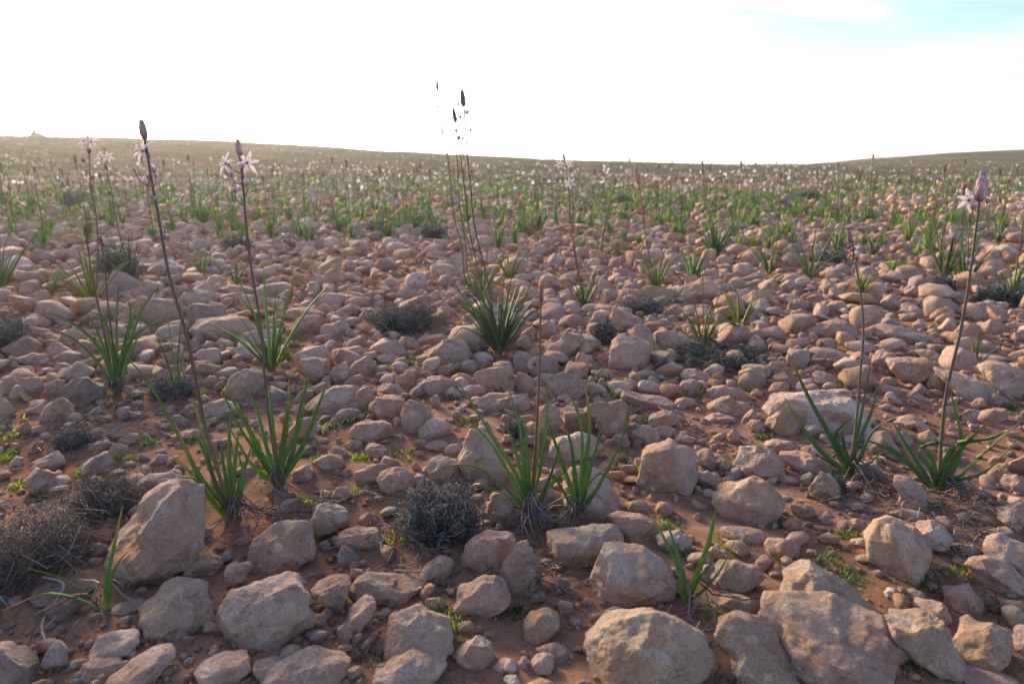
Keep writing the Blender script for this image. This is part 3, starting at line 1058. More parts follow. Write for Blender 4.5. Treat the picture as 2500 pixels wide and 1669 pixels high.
def tube(S, r, k=5):
    """tapered tube along S; r is one radius per point"""
    S = np.asarray(S, float)
    T = frames(S)
    ref = np.array([.31, .87, .12])
    A = np.cross(T, ref)
    A /= np.maximum(np.linalg.norm(A, axis=1, keepdims=True), 1e-9)
    B = np.cross(T, A)
    r = np.broadcast_to(np.asarray(r, float), (len(S),))
    ang = np.arange(k) * 2 * math.pi / k
    V = (S[:, None, :] + r[:, None, None] * (np.cos(ang)[None, :, None] * A[:, None, :] + np.sin(ang)[None, :, None] * B[:, None, :])).reshape(-1, 3)
    F = []
    for i in range(len(S) - 1):
        for j in range(k):
            a, b = i * k + j, i * k + (j + 1) % k
            F += [(a, b, b + k), (a, b + k, a + k)]
    V = np.vstack([V, S[-1] + T[-1] * r[-1]])
    e = len(V) - 1
    F += [((len(S) - 1) * k + j, (len(S) - 1) * k + (j + 1) % k, e) for j in range(k)]
    return V, np.array(F, np.int64)


def blade(S, width, out, rs, green, tip=None, fold=.42, basecol=(.30, .34, .12), face=None):
    """keeled strap leaf along spine S: left edge, right edge, keel; returns V, F, C"""
    n = len(S)
    T = frames(S)
    side = np.cross(T, np.array([out[0], out[1], .25]))
    bad = np.linalg.norm(side, axis=1) < 1e-4
    side[bad] = np.array([1, 0, 0])
    side /= np.linalg.norm(side, axis=1, keepdims=True)
    if face is not None:
        s2 = np.cross(T, face)
        s2 /= np.maximum(np.linalg.norm(s2, axis=1, keepdims=True), 1e-6)
        s2 *= np.sign((s2 * side).sum(1, keepdims=True) + 1e-9)
        k_ = rs.uniform(.5, 1.6)
        side = side + s2 * k_
        side /= np.linalg.norm(side, axis=1, keepdims=True)
    tw = rs.uniform(-.7, .7)
    nrm = np.cross(side, T)
    t = np.linspace(0, 1, n)
    a = tw * t
    side = side * np.cos(a)[:, None] + nrm * np.sin(a)[:, None]
    nrm = np.cross(side, T)
    prof = np.minimum(1, .62 + 1.9 * t) * np.clip(1 - t, 0, 1) ** .52
    prof = np.where(t > .9, prof * .85, prof) + .02
    wd = width * .5 * prof
    Lf = S - side * wd[:, None] + nrm * (wd * fold)[:, None]
    Rt = S + side * wd[:, None] + nrm * (wd * fold)[:, None]
    K = S - nrm * (wd * .28)[:, None]
    M = S + nrm * (wd * .10)[:, None]
    V = np.stack([Lf, M, Rt, K], 1).reshape(-1, 3)
    F = []
    for i in range(n - 1):
        for j in range(4):
            p, q = i * 4 + j, i * 4 + (j + 1) % 4
            F += [(p, q, q + 4), (p, q + 4, p + 4)]
    F += [(0, 1, 2), (0, 2, 3)]
    g = np.array(green) * rs.uniform(.82, 1.2)
    c = np.repeat(g[None, :], n, 0)
    bm = np.clip(1 - t / .16, 0, 1)[:, None]
    c = c * (1 - bm) + np.array(basecol) * bm
    tc_ = np.array(tip if tip is not None else (.20, .17, .06))
    t0 = rs.uniform(.80, .93) if tip is None else .62
    if tip is None and rs.uniform() < .22:
        t0, tc_ = rs.uniform(.55, .75), np.array((.30, .25, .09))
    tm = np.clip((t - t0) / (1 - t0), 0, 1)[:, None]
    c = c * (1 - tm) + tc_ * tm
    C = np.stack([c * 1.65 + .012, c, c * 1.65 + .012, c * .9], 1).reshape(-1, 3)
    return V, np.array(F, np.int64), C


GREENS = {'g': (.112, .184, .060), 'y': (.150, .200, .042), 'b': (.094, .146, .078), 'd': (.055, .105, .035)}
STEM_C = {'grey': (.105, .078, .060), 'brown': (.15, .07, .042), 'olive': (.14, .135, .062)}
BUD_C = (.34, .16, .14)


def to_plane(P0, pts, offs):
    """photo (view) pixels -> points on the upright plane through P0 that faces the camera, pushed back by offs"""
    n = P0[:2] / np.linalg.norm(P0[:2])
    out = []
    for (x, y), o in zip(pts, offs):
        d = ray(x * VS, y * VS)
        t = (P0[:2] @ n + o) / (d[:2] @ n)
        out.append(EYE + d * t)
    return np.array(out)


def ellipsoid(c, axis, a, r, sub=1):
    """bud: long axis a along axis, radius r"""
    S, F = ICO[sub]
    ax = np.asarray(axis, float) / np.linalg.norm(axis)
    h = np.array([1, 0, 0]) if abs(ax[0]) < .8 else np.array([0, 1, 0])
    b = np.cross(ax, h); b /= np.linalg.norm(b)
    d = np.cross(ax, b)
    sc = r * (1 - .25 * S[:, 2:3])
    return np.asarray(c) + S[:, 2:3] * a * ax + S[:, :1] * sc * b + S[:, 1:2] * sc * d, F


def add_bud(acc, c, axis, ln, rs, col=None, fatness=.24):
    col = np.array(col if col is not None else BUD_C)
    V, F = ellipsoid(c, axis, ln * .5, ln * fatness, 1)
    ax = np.asarray(axis) / np.linalg.norm(axis)
    h = ((V - c) @ ax / (ln * .5))[:, None] * .5 + .5
    C = col * rs.uniform(.55, 1.25) * (.5 + .9 * h)
    acc.add(V, F, C)


def petal_geo(P0, dirv, up, ln, wd):
    """one petal: flat strap, slightly cupped, pinkish midrib"""
    n = 7
    t = np.linspace(0, 1, n)
    S = P0 + dirv * (t * ln)[:, None] + up * (ln * .16 * t * (1 - t) * 2)[:, None] - up * (ln * .10 * t * t)[:, None]
    sd_ = np.cross(dirv, up); sd_ /= np.linalg.norm(sd_)
    w = wd * .5 * np.sin(np.pi * np.clip(.12 + .86 * t, 0, 1)) ** .8
    cup = w * .25
    V = np.stack([S - sd_ * w[:, None] + up * cup[:, None], S - up * .0006, S + sd_ * w[:, None] + up * cup[:, None], S + up * .0009], 1).reshape(-1, 3)
    F = []
    for i in range(n - 1):
        for j in range(4):
            p, q = i * 4 + j, i * 4 + (j + 1) % 4
            F += [(p, q, q + 4), (p, q + 4, p + 4)]
    wh = np.array([.99, .985, .97])
    mid = np.array([.70, .55, .50])
    C = np.stack([np.repeat(wh[None], n, 0), np.repeat(mid[None], n, 0), np.repeat(wh[None], n, 0), np.repeat((wh * .55 + mid * .45)[None], n, 0)], 1).reshape(-1, 3)
    return V, np.array(F, np.int64), C


def flower(parent, org, c, facing, rad, rs, kids=True):
    f = np.asarray(facing, float); f /= np.linalg.norm(f)
    h = np.array([0, 0, 1.0]) if abs(f[2]) < .9 else np.array([1.0, 0, 0])
    a = np.cross(f, h); a /= np.linalg.norm(a)
    b = np.cross(f, a)
    acc = Acc()
    V, F = ellipsoid(c, f, rad * .22, rad * .13, 1)
    acc.add(V, F, (.28, .17, .09))
    for k in range(6):
        an = k * math.pi / 3 + .3
        e = c + f * rad * .62 + (a * math.cos(an) + b * math.sin(an)) * rad * .34
        V, F = tube(np.array([c, (c + e) / 2 + f * rad * .1, e]), rad * .018, 3)
        acc.add(V, F, (.75, .70, .70))
        V, F = ellipsoid(e, a, rad * .07, rad * .05, 0)
        acc.add(V, F, (.42, .20, .08))
    ph = rs.uniform(0, 1)
    if kids:
        core = acc.build('flower', M_PETAL, parent, org)
        core.location = (0, 0, 0)
    for k in range(6):
        an = ph + k * math.pi / 3
        d = a * math.cos(an) + b * math.sin(an) + f * rs.uniform(.08, .34)
        d /= np.linalg.norm(d)
        V, F, C = petal_geo(c, d, f, rad * rs.uniform(.92, 1.08), rad * .36)
        if kids:
            o = mesh_obj('petal', V, F, M_PETAL, C, core, True, org)
            o.location = (0, 0, 0)
        else:
            acc.add(V, F, C)
    return acc


def reparent(o, root):
    o.parent = root
    o.location = (0, 0, 0)
    return o


def litter(acc, c, n, rad, rs, cols, zlift=.01, ln=(.05, .14), drop=None, thick=1.0):
    """dead curled leaf strips and fibres lying round c"""
    for _ in range(n):
        a = rs.uniform(0, 2 * math.pi)
        d = np.array([math.cos(a), math.sin(a)])
        if drop is not None:
            d = d * .55 + np.array(drop)
            d /= np.linalg.norm(d)
        p0 = np.array(c[:2]) + d * rad * rs.uniform(0, .45)
        L = rs.uniform(*ln)
        bend = rs.normal(0, .5)
        pts = []
        for t in np.linspace(0, 1, 6):
            aa = math.atan2(d[1], d[0]) + bend * t * 1.6
            q = p0 + np.array([math.cos(aa), math.sin(aa)]) * L * t
            z = gz(q[0], q[1]) + zlift * (1 - t) * rs.uniform(.8, 2.4) + .005 + rs.uniform(0, .006)
            pts.append((q[0], q[1], z))
        r = rs.uniform(.0007, .0019) * thick
        V, F = tube(np.array(pts), np.linspace(r, r * .4, 6), 3)
        acc.add(V, F, np.array(cols[rs.integers(len(cols))]) * rs.uniform(.7, 1.2))


DRYC = [(.24, .20, .185), (.17, .14, .135), (.32, .28, .26), (.13, .10, .09), (.22, .16, .11)]
LANDMARKS = []        # (x, y in photo px, short name used in labels of stones near it)


def asphodel(name_lm, base, label, leaves, stalks=(), green='g', width=.016, extra=0, elen=(.18, .3), roots=0, drop=None, seed=0, deep=.45, group=None, radius=.09):
    """base: view px.  leaves: lists of view px from near the base to the tip.  stalks: dicts"""
    rs = np.random.default_rng(1000 + seed)
    P0 = gp(base[0] * VS, base[1] * VS)
    root = empty('asphodel', P0)
    org = P0
    if name_lm:
        LANDMARKS.append((base[0] * VS, base[1] * VS, name_lm))
    tag(root, label, 'plant', group or 'asphodels among the stones')
    nrm = P0[:2] / np.linalg.norm(P0[:2])
    DISCS.append((P0[0], P0[1], .085))
    for lf in leaves:
        tipc = None
        if isinstance(lf[0], str):
            tipc = {'o': (.75, .20, .02), 'y': (.34, .26, .04)}[lf[0]]
            lf = lf[1:]
        pts = [base] + list(lf)
        tip = np.array(lf[-1], float) - np.array(base)
        o = rs.uniform(-deep, deep) * .28
        offs = [o * (i / (len(pts) - 1)) ** 1.2 for i in range(len(pts))]
        Q = to_plane(P0, pts, offs)
        Q[0] = P0 + np.array([rs.uniform(-.008, .008), rs.uniform(-.006, .006), -.006])
        # keep leaf above the ground
        for q in Q[1:]:
            q[2] = max(q[2], gz(q[0], q[1]) + .012)
        S = spline(Q, 15)
        out = np.array([tip[0] / (abs(tip[0]) + abs(tip[1]) + 1e-6), o * 3 - .5 * nrm[1]])
        V, F, C = blade(S, width * rs.uniform(.45, .80), out, rs, GREENS[green], tipc, face=np.array([-P0[0], -P0[1], .25]))
        reparent(mesh_obj('leaf', V, F, M_LEAF, C, root, True, org), root)
    for k in range(int(extra * 1.6)):
        a = k * 2.4 + rs.uniform(0, 1.2)
        L = rs.uniform(*elen) * 1.5
        lean = rs.uniform(.12, .62)
        d = np.array([math.cos(a), math.sin(a)])
        pts = []
        droop = rs.uniform(0, .35)
        for t in (0, .3, .62, 1):
            h = L * t * (1 - droop * t * t) * math.cos(lean)
            pts.append([P0[0] + d[0] * (L * math.sin(lean) * (t + .35 * t * t) * .85 + .006), P0[1] + d[1] * (L * math.sin(lean) * (t + .35 * t * t) * .85 + .006), P0[2] + h - .005])
        S = spline(pts, 12)
        for q in S[1:]:
            q[2] = max(q[2], gz(q[0], q[1]) + .01)
        V, F, C = blade(S, width * rs.uniform(.65, 1.0), d, rs, GREENS[green], face=np.array([-P0[0], -P0[1], .25]) if rs.uniform() < .6 else None)
        reparent(mesh_obj('leaf', V, F, M_LEAF, C, root, True, org), root)
    for st in stalks:
        pts = [base] + list(st['pts'])
        back = st.get('back', 0.0)
        Q = to_plane(P0, pts, [back * min(i, 1) for i in range(len(pts))])
        Q[0] = P0 + np.array([rs.uniform(-.01, .01), back * .3 + .004, -.005])
        S = spline(Q, 34)
        r0 = st.get('r', .0045) * .92
        rr = np.linspace(r0, r0 * .5, len(S))
        V, F = tube(S, rr, 6)
        c = np.array(STEM_C[st.get('col', 'grey')])
        mixv = np.linspace(0, 1, len(S))[:, None]
        low = np.array((.16, .15, .07)) if st.get('col', 'grey') == 'grey' else c
        cc = low * np.clip(1 - mixv * 3, 0, 1) + c * (1 - np.clip(1 - mixv * 3, 0, 1))
        C = np.vstack([np.repeat(cc, 6, 0), cc[-1:]])
        stalk = reparent(mesh_obj('flower_stalk', V, F, M_STEM, C, root, True, org), root)
        # crowded buds at the top
        sp = st.get('spike', .05)
        if sp > 0:
            acc = Acc()
            top = S[-1]
            ax = S[-1] - S[-4]
            ax = ax / np.linalg.norm(ax)
            nb = int(st.get('nb', 22) * 1.5)
            fat = st.get('fat', 1.0)
            for k in range(nb):
                t = k / (nb - 1)
                a = k * 2.4
                h = np.array([math.cos(a), math.sin(a), 0])
                h = h - ax * (h @ ax)
                ln = max(sp * (.42 - .10 * t), .009) * rs.uniform(.85, 1.1)
                rad = sp * .13 * (1 - .55 * t ** 2) * fat
                dirb = ax + h * (.42 - .25 * t)
                add_bud(acc, top - ax * sp * .18 + ax * sp * .80 * t + h * rad, dirb, ln, rs, st.get('budc'), .235 * fat ** .5)
            reparent(acc.build('bud_spike', M_STEM, root, org), root)
        # small scale bracts along the stalk
        px_s, py_s = project(S)
        for kindb, x, y in st.get('items', ()):
            i = int(np.argmin((py_s - (y + 26) * VS) ** 2 + .05 * (px_s - x * VS) ** 2)) if kindb != 'k' else int(np.argmin((px_s - x * VS) ** 2 + (py_s - y * VS) ** 2))
            A = S[i]
            n2 = P0[:2] / np.linalg.norm(P0[:2])
            dd = rs.uniform(-.02, .02)
            d = ray(x * VS, y * VS)
            B = EYE + d * ((A[:2] @ n2 + dd) / (d[:2] @ n2))
            if kindb == 'f':      # open flower on a short pedicel
                acc = Acc()
                V, F = tube(spline([A, (A + B) / 2 - np.array([0, 0, .004]), B], 6), .0012, 4)
                acc.add(V, F, (.20, .10, .07))
                reparent(acc.build('pedicel', M_STEM, root, org), root)
                sgn = 1 if x * VS > px_s[i] else -1
                fac = np.array([sgn * rs.uniform(.25, .75), -1.0, rs.uniform(.15, .5)])
                flower(root, org, B, fac, st.get('frad', .019) * 1.38, rs)
            else:
                acc = Acc()
                mid = (A + B) / 2 + np.array([(B - A)[0] * .25, 0, -.006])
                V, F = tube(spline([A, mid, B], 7), np.linspace(.0016, .0011, 7), 4)
                acc.add(V, F, (.19, .10, .065))
                n_b = 5 if kindb == 'b' else (1 if kindb == 's' else 4)
                bl = st.get('bl', .0145)
                for k in range(n_b):
                    a = k * 2.4 + rs.uniform(0, 1)
                    h = np.array([math.cos(a), math.sin(a), 0]) * (0 if n_b == 1 else 1)
                    add_bud(acc, B + np.array([0, 0, bl * .25]) + h * bl * .17, np.array([0, 0, 1.0]) + h * .45 + (B - A) * 4, bl * rs.uniform(.7, 1.1), rs, st.get('budc'))
                reparent(acc.build('bud_branch', M_STEM, root, org), root)
        acc = Acc()
        for k in range(st.get('bracts', 10)):
            i = rs.integers(8, 31)
            a = rs.uniform(0, 2 * math.pi)
            h = np.array([math.cos(a), math.sin(a) * .6, .6])
            V, F = tube(np.array([S[i], S[i] + h * .006, S[i] + h * .011 + np.array([0, 0, .003])]), [.0017, .0013, .0004], 4)
            acc.add(V, F, (.30, .19, .12))
        if acc.n:
            kind(reparent(acc.build('bract', M_STEM, root, org), root), 'stuff')
    if roots:
        acc = Acc()
        litter(acc, P0, int(roots * 1.25), .06, rs, DRYC, .025, (.05, .14), drop, 1.4)
        o = reparent(acc.build('withered_leaves', M_DRY, root, org), root)
        kind(o, 'stuff')
    return root

# ------------------------------------------------------------------ asphodels read off the photograph (view px)
asphodel('the leftmost front asphodel', (535, 1188), 'tall leaning asphodel, front left, with one white flower below a fat bud spike',
         [[(480, 1140), (430, 1075), (385, 1038)], [(490, 1150), (440, 1062), (400, 962)], [(470, 1105), (390, 960), (330, 862), (262, 790)],
          [(520, 1110), (512, 1060), (505, 1000)], [(535, 1110), (540, 1050), (548, 985)], [(548, 1120), (565, 1060), (578, 1020)],
          [(505, 1130), (470, 1040), (445, 985)], [(528, 1100), (525, 1020), (530, 930)], [(500, 1140), (452, 1098), (405, 1090)], [(552, 1130), (558, 1080), (545, 1040)],
          [(498, 1120), (468, 1010), (440, 905)]],
         [dict(pts=[(500, 1080), (468, 970), (447, 860), (425, 760), (390, 640), (362, 490), (345, 400), (334, 330), (329, 305)], r=.0052, spike=.036, nb=18, fat=1.0, budc=(.46, .31, .30),
               items=[('f', 330, 348), ('s', 308, 393), ('b', 341, 408), ('b', 354, 393), ('k', 357, 460), ('s', 376, 520), ('s', 338, 425)], frad=.021)],
         width=.021, roots=17, drop=(.8, -.5), seed=1)
asphodel('the paired left asphodels', (640, 1113), 'broad-leaved asphodel, front left, with two white star flowers just under its bud spike',
         [[(700, 1010), (730, 930), (755, 868)], [(672, 1030), (690, 930), (712, 850)], [(650, 1010), (660, 930), (662, 865)], [(600, 1040), (560, 960), (520, 895)],
          [(612, 1020), (590, 940), (560, 870)], [(590, 1040), (540, 960), (492, 850)], [(700, 1035), (755, 1008)], [(630, 1010), (622, 930), (618, 880)],
          [(575, 1060), (545, 1010), (520, 970)], [(655, 1040), (680, 1000), (700, 905)]],
         [dict(pts=[(628, 1030), (615, 940), (605, 840), (597, 740), (580, 640), (565, 520), (557, 420), (550, 360), (548, 345)], r=.0048, spike=.034, nb=16, fat=.95, budc=(.46, .31, .32),
               items=[('f', 521, 377), ('f', 566, 374), ('b', 556, 385), ('s', 530, 402), ('b', 538, 440), ('b', 565, 422), ('s', 577, 487), ('s', 561, 552)], frad=.0205)],
         width=.026, roots=7, drop=(.2, -.9), seed=2)
asphodel('the brown-stalked left asphodel', (270, 903), 'spreading asphodel at left with two short brown bud stalks and wide leaves',
         [[(232, 800), (160, 735), (90, 712)], [(225, 830), (165, 775), (121, 755)], [(228, 800), (170, 745), (128, 728)], [(236, 790), (205, 725), (176, 685)],
          [(268, 800), (268, 720), (272, 640)], [(285, 790), (300, 720), (292, 680)], [(300, 780), (330, 700), (366, 655)], [(275, 830), (320, 760), (398, 722)],
          [(285, 800), (305, 730), (316, 665)], [(255, 800), (225, 720), (184, 712)], [(290, 830), (316, 770), (324, 728)], [(258, 780), (232, 720), (215, 700)]],
         [dict(pts=[(250, 820), (232, 730), (212, 640), (202, 570), (198, 535)], r=.005, spike=.04, nb=14, col='brown', items=[('b', 200, 556)], budc=(.20, .10, .07)),
          dict(pts=[(260, 800), (250, 720), (242, 640), (235, 575), (232, 558)], r=.0046, spike=.036, nb=12, col='brown', items=[('k', 236, 585)], budc=(.24, .10, .07))],
         width=.023, roots=30, drop=(0, -.7), seed=3)
asphodel(None, (405, 915), 'small sparse asphodel rosette just right of the spreading left asphodel',
         [[(385, 830), (345, 745)], [(398, 820), (385, 740), (377, 705)], [(408, 820), (415, 740), (412, 668)], [(415, 840), (428, 770), (432, 738)], [(390, 850), (365, 780), (358, 745)]], width=.013, seed=4)
asphodel('the two-stalked centre asphodel', (1145, 812), 'dense grey-green asphodel in the centre with two tall bare budding stalks',
         [[(1110, 740), (1060, 705), (1000, 708)], [(1095, 765), (1060, 752), (1030, 790)], [(1110, 730), (1075, 700), (1020, 680)], [(1125, 720), (1090, 660), (1062, 610)],
          [(1150, 720), (1155, 650), (1160, 600)], [(1170, 740), (1195, 690), (1225, 665)], [(1185, 760), (1215, 720), (1250, 705)], [(1135, 730), (1115, 680), (1098, 650)],
          [(1165, 740), (1180, 680), (1190, 650)], [(1120, 750), (1085, 720), (1050, 690)], [(1180, 730), (1205, 690), (1215, 650)], [(1130, 720), (1105, 690), (1070, 660)]],
         [dict(pts=[(1132, 730), (1124, 670), (1108, 600), (1088, 515), (1080, 440), (1070, 330), (1064, 250), (1062, 232)], r=.0052, spike=.058, nb=20, fat=.8,
               items=[('b', 1056, 271), ('b', 1080, 301), ('s', 1052, 240), ('s', 1066, 262), ('f', 1071, 258), ('k', 1083, 395), ('s', 1082, 430)], frad=.015, budc=(.19, .11, .10)),
          dict(pts=[(1118, 740), (1106, 670), (1090, 590), (1073, 510), (1064, 420), (1052, 330), (1045, 285), (1043, 270)], r=.0043, spike=.05, nb=16, fat=.7,
               items=[('b', 1046, 302), ('b', 1054, 318), ('b', 1061, 320), ('s', 1055, 290), ('s', 1050, 372)], budc=(.20, .11, .10))],
         green='b', width=.017, extra=26, elen=(.19, .31), roots=16, seed=5)
asphodel('the yellow-green asphodel behind it', (1103, 688), 'yellow-green asphodel behind the two-stalked one with faint thin branching stalks above the skyline',
         [[(1060, 640), (1030, 590), (1000, 575)], [(1070, 640), (1040, 600), (1010, 610)], [(1130, 630), (1160, 590), (1185, 568)], [(1115, 610), (1120, 560)], [(1090, 620), (1075, 560), (1065, 520)],
          [(1140, 650), (1175, 610), (1200, 600)]],
         [dict(pts=[(1068, 640), (1060, 570), (1042, 500), (1034, 420), (1025, 350), (1012, 290), (1004, 235), (1003, 200)], r=.0066, spike=.055, nb=12, fat=.6, bracts=3, col='olive',
               items=[('b', 1004, 247), ('s', 1027, 255), ('s', 999, 293), ('b', 1010, 285), ('s', 1016, 300), ('k', 1040, 390)], budc=(.17, .13, .11)),
          dict(pts=[(1076, 640), (1068, 560), (1056, 480), (1050, 400), (1046, 350), (1035, 318), (1020, 292)], r=.006, spike=0, col='olive', items=[('s', 1035, 310), ('s', 1030, 360)])],
         green='y', width=.014, extra=8, elen=(.16, .24), seed=6)
asphodel('the bud-tipped centre asphodel', (1215, 1178), 'upright asphodel front centre with one short red-brown unopened flower spike',
         [[(1150, 1110), (1080, 1068), (1010, 1070)], [(1172, 1092), (1100, 985), (1018, 925)], [(1190, 1100), (1130, 1000), (1046, 868)], [(1238, 1080), (1254, 960), (1256, 850)],
          [(1205, 1090), (1192, 980), (1163, 880)], [(1212, 1080), (1207, 1010), (1205, 955)], [(1250, 1120), (1275, 1050), (1285, 1008)], [(1245, 1140), (1278, 1095), (1308, 1075)],
          [(1195, 1080), (1175, 1010), (1156, 955)], [(1170, 1150), (1100, 1110), (1075, 1118)], [(1225, 1090), (1235, 1000), (1240, 940)]],
         [dict(pts=[(1224, 1080), (1230, 1000), (1236, 880), (1239, 780), (1240, 700), (1241, 682)], r=.0044, spike=.036, nb=14, fat=.55, col='brown', budc=(.26, .12, .085), bracts=7)],
         width=.018, roots=46, drop=(.1, -1.0), seed=7)
asphodel('the second centre asphodel', (1330, 1184), 'leafy asphodel rosette front centre without any stalk, one long leaf leaning right',
         [[(1290, 1060), (1252, 950)], [(1335, 1060), (1330, 960), (1290, 870)], [(1345, 1060), (1352, 960), (1340, 872)], [(1375, 1110), (1425, 1010), (1455, 905)],
          [(1300, 1140), (1270, 1092), (1245, 1080)], [(1345, 1120), (1375, 1085), (1432, 1132)], [(1318, 1080), (1305, 1000), (1282, 950)], [(1350, 1140), (1385, 1110)], [(1352, 1080), (1372, 1010), (1378, 960)]],
         width=.019, roots=16, drop=(-.4, -.6), seed=8)
asphodel('the small front rosette', (1577, 1382), 'small five-leaved asphodel rosette on a pale stem above the biggest boulder',
         [[(1562, 1320), (1530, 1245), (1486, 1168)], [(1568, 1320), (1548, 1250), (1525, 1180)], [(1598, 1315), (1630, 1225), (1645, 1145)], [(1612, 1352), (1655, 1300), (1690, 1225)],
          ['y', (1540, 1350), (1495, 1325), (1430, 1285)], ['y', (1600, 1330), (1630, 1290), (1650, 1235)]], width=.019, roots=3, drop=(.4, -.5), seed=9)
asphodel('the bud-tipped right asphodel', (1950, 1088), 'curving asphodel at right with a purple bud tip and limp twisted leaves',
         [[(1910, 1010), (1858, 915), (1803, 800)], [(1890, 1040), (1838, 975), (1796, 905)], [(1900, 1070), (1850, 1040), (1800, 1068)], [(1965, 1000), (1985, 900), (2000, 808)],
          [(1970, 1010), (2000, 940), (2014, 878)], [(1990, 1065), (2030, 1038), (2055, 1050)], [(1930, 1030), (1915, 1000), (1960, 950)], [(1975, 1040), (2010, 980), (2060, 955)], [(1940, 1040), (1925, 990), (1915, 1000)]],
         [dict(pts=[(1958, 1020), (1966, 950), (1974, 850), (1981, 760), (1975, 680), (1962, 600), (1953, 555), (1950, 545)], r=.0042, spike=.034, nb=14, fat=.7,
               items=[('b', 1949, 568), ('b', 1957, 575), ('k', 1966, 595)], budc=(.22, .13, .13), col='grey')],
         width=.021, green='b', roots=22, drop=(.3, -.8), seed=10)
asphodel('the rightmost asphodel', (2150, 1128), 'tall asphodel at right edge with a purple bud spike and one white flower facing left',
         [[(2205, 1030), (2188, 930), (2168, 850)], [(2200, 1090), (2265, 1030), (2349, 960)], [(2120, 1100), (2080, 1055), (2020, 1008)], [(2110, 1090), (2040, 1030), (1965, 1002)],
          [(2115, 1080), (2080, 1025), (2045, 960)], [(2180, 1060), (2190, 1020), (2270, 1005), (2320, 985)], [(2190, 1105), (2250, 1085), (2335, 1005)], [(2140, 1060), (2105, 1010), (2070, 990)],
          [(2130, 1070), (2105, 1035), (2140, 1015), (2230, 1035)], [(2175, 1070), (2220, 1010), (2305, 940)], [(2160, 1080), (2180, 1030), (2225, 990)]],
         [dict(pts=[(2155, 1080), (2161, 990), (2175, 880), (2200, 775), (2220, 665), (2234, 565), (2246, 470), (2250, 440)], r=.0055, spike=.062, nb=26, fat=.85,
               items=[('f', 2222, 460), ('b', 2232, 478), ('b', 2266, 465), ('b', 2275, 500), ('b', 2232, 558), ('b', 2221, 603)], frad=.022, budc=(.33, .22, .24))],
         width=.025, roots=34, drop=(.7, -.5), seed=11)
asphodel('the orange-tipped plant', (238, 1398), 'small yellowing asphodel with an orange leaf tip under the dry bush',
         [['y', (245, 1330), (258, 1270), (282, 1155)], ['o', (252, 1340), (270, 1290), (310, 1248)], ['y', (205, 1368), (140, 1325), (50, 1300)], ['o', (190, 1378), (110, 1362), (0, 1402)]], width=.012, roots=8, seed=12)
asphodel('the twin-stemmed flowering asphodel', (1340, 702), 'asphodel mid distance with two slender stems carrying a few white flowers',
         [[(1310, 650), (1285, 600)], [(1360, 650), (1372, 600)], [(1350, 640), (1352, 595)], [(1320, 670), (1290, 645)], [(1365, 670), (1375, 620)], [(1335, 640), (1325, 600)]],
         [dict(pts=[(1328, 640), (1316, 570), (1308, 500), (1304, 430), (1297, 380), (1294, 362)], r=.0056, spike=.036, nb=12, col='brown', items=[('f', 1284, 378), ('f', 1303, 376), ('b', 1306, 400), ('s', 1283, 435), ('s', 1282, 490)], frad=.024, budc=(.36, .15, .13)),
          dict(pts=[(1330, 640), (1318, 560), (1314, 480), (1312, 440), (1310, 425)], r=.005, spike=.0, col='brown', items=[('f', 1308, 420), ('b', 1320, 455), ('b', 1284, 465), ('b', 1313, 510)], frad=.026, budc=(.36, .15, .13))],
         width=.013, extra=5, elen=(.16, .24), seed=13)
asphodel('the pink-budded mid asphodel', (1508, 672), 'asphodel mid distance, right of centre, single stalk with a long pink bud spike',
         [[(1470, 610), (1440, 585)], [(1480, 600), (1465, 575)], [(1500, 590), (1505, 540)], [(1525, 610), (1550, 580)], [(1530, 620), (1580, 570)], [(1490, 620), (1480, 590)], [(1520, 590), (1535, 550)]],
         [dict(pts=[(1497, 620), (1484, 560), (1476, 500), (1470, 450), (1463, 410)], r=.0056, spike=.10, nb=24, fat=.6, col='brown', items=[('s', 1456, 440), ('s', 1478, 452)], budc=(.38, .17, .15))],
         width=.016, extra=4, elen=(.2, .28), seed=14)
asphodel('the slim-stalked bushy tuft', (1640, 590), 'full green asphodel tuft right of centre with one slim stalk crossing the skyline',
         [], [dict(pts=[(1632, 540), (1622, 480), (1615, 430), (1612, 390)], r=.0055, spike=.11, nb=18, fat=.4, col='olive', budc=(.28, .16, .09))], width=.020, extra=22, elen=(.2, .34), seed=15)
asphodel('the short brown-stalked asphodel', (1612, 798), 'compact asphodel right of centre with one short leafless brown stalk',
         [[(1580, 730), (1540, 695)], [(1565, 760), (1520, 735)], [(1600, 730), (1590, 690)], [(1630, 730), (1660, 660), (1700, 610)], [(1650, 740), (1700, 705)], [(1625, 720), (1640, 690)], [(1640, 745), (1685, 690)]],
         [dict(pts=[(1613, 740), (1613, 690), (1612, 640)], r=.003, spike=.03, nb=10, fat=.4, col='brown', budc=(.30, .13, .08))], width=.013, extra=6, elen=(.14, .2), roots=16, seed=16)
asphodel('the bright yellow-green rosette', (1695, 760), 'stalkless bright yellow-green rosette behind the short brown-stalked asphodel',
         [[(1720, 700), (1735, 665)], [(1680, 700), (1660, 650)], [(1665, 730), (1640, 700)], [(1695, 690), (1680, 640)]], green='y', width=.015, extra=6, elen=(.14, .22), seed=17)
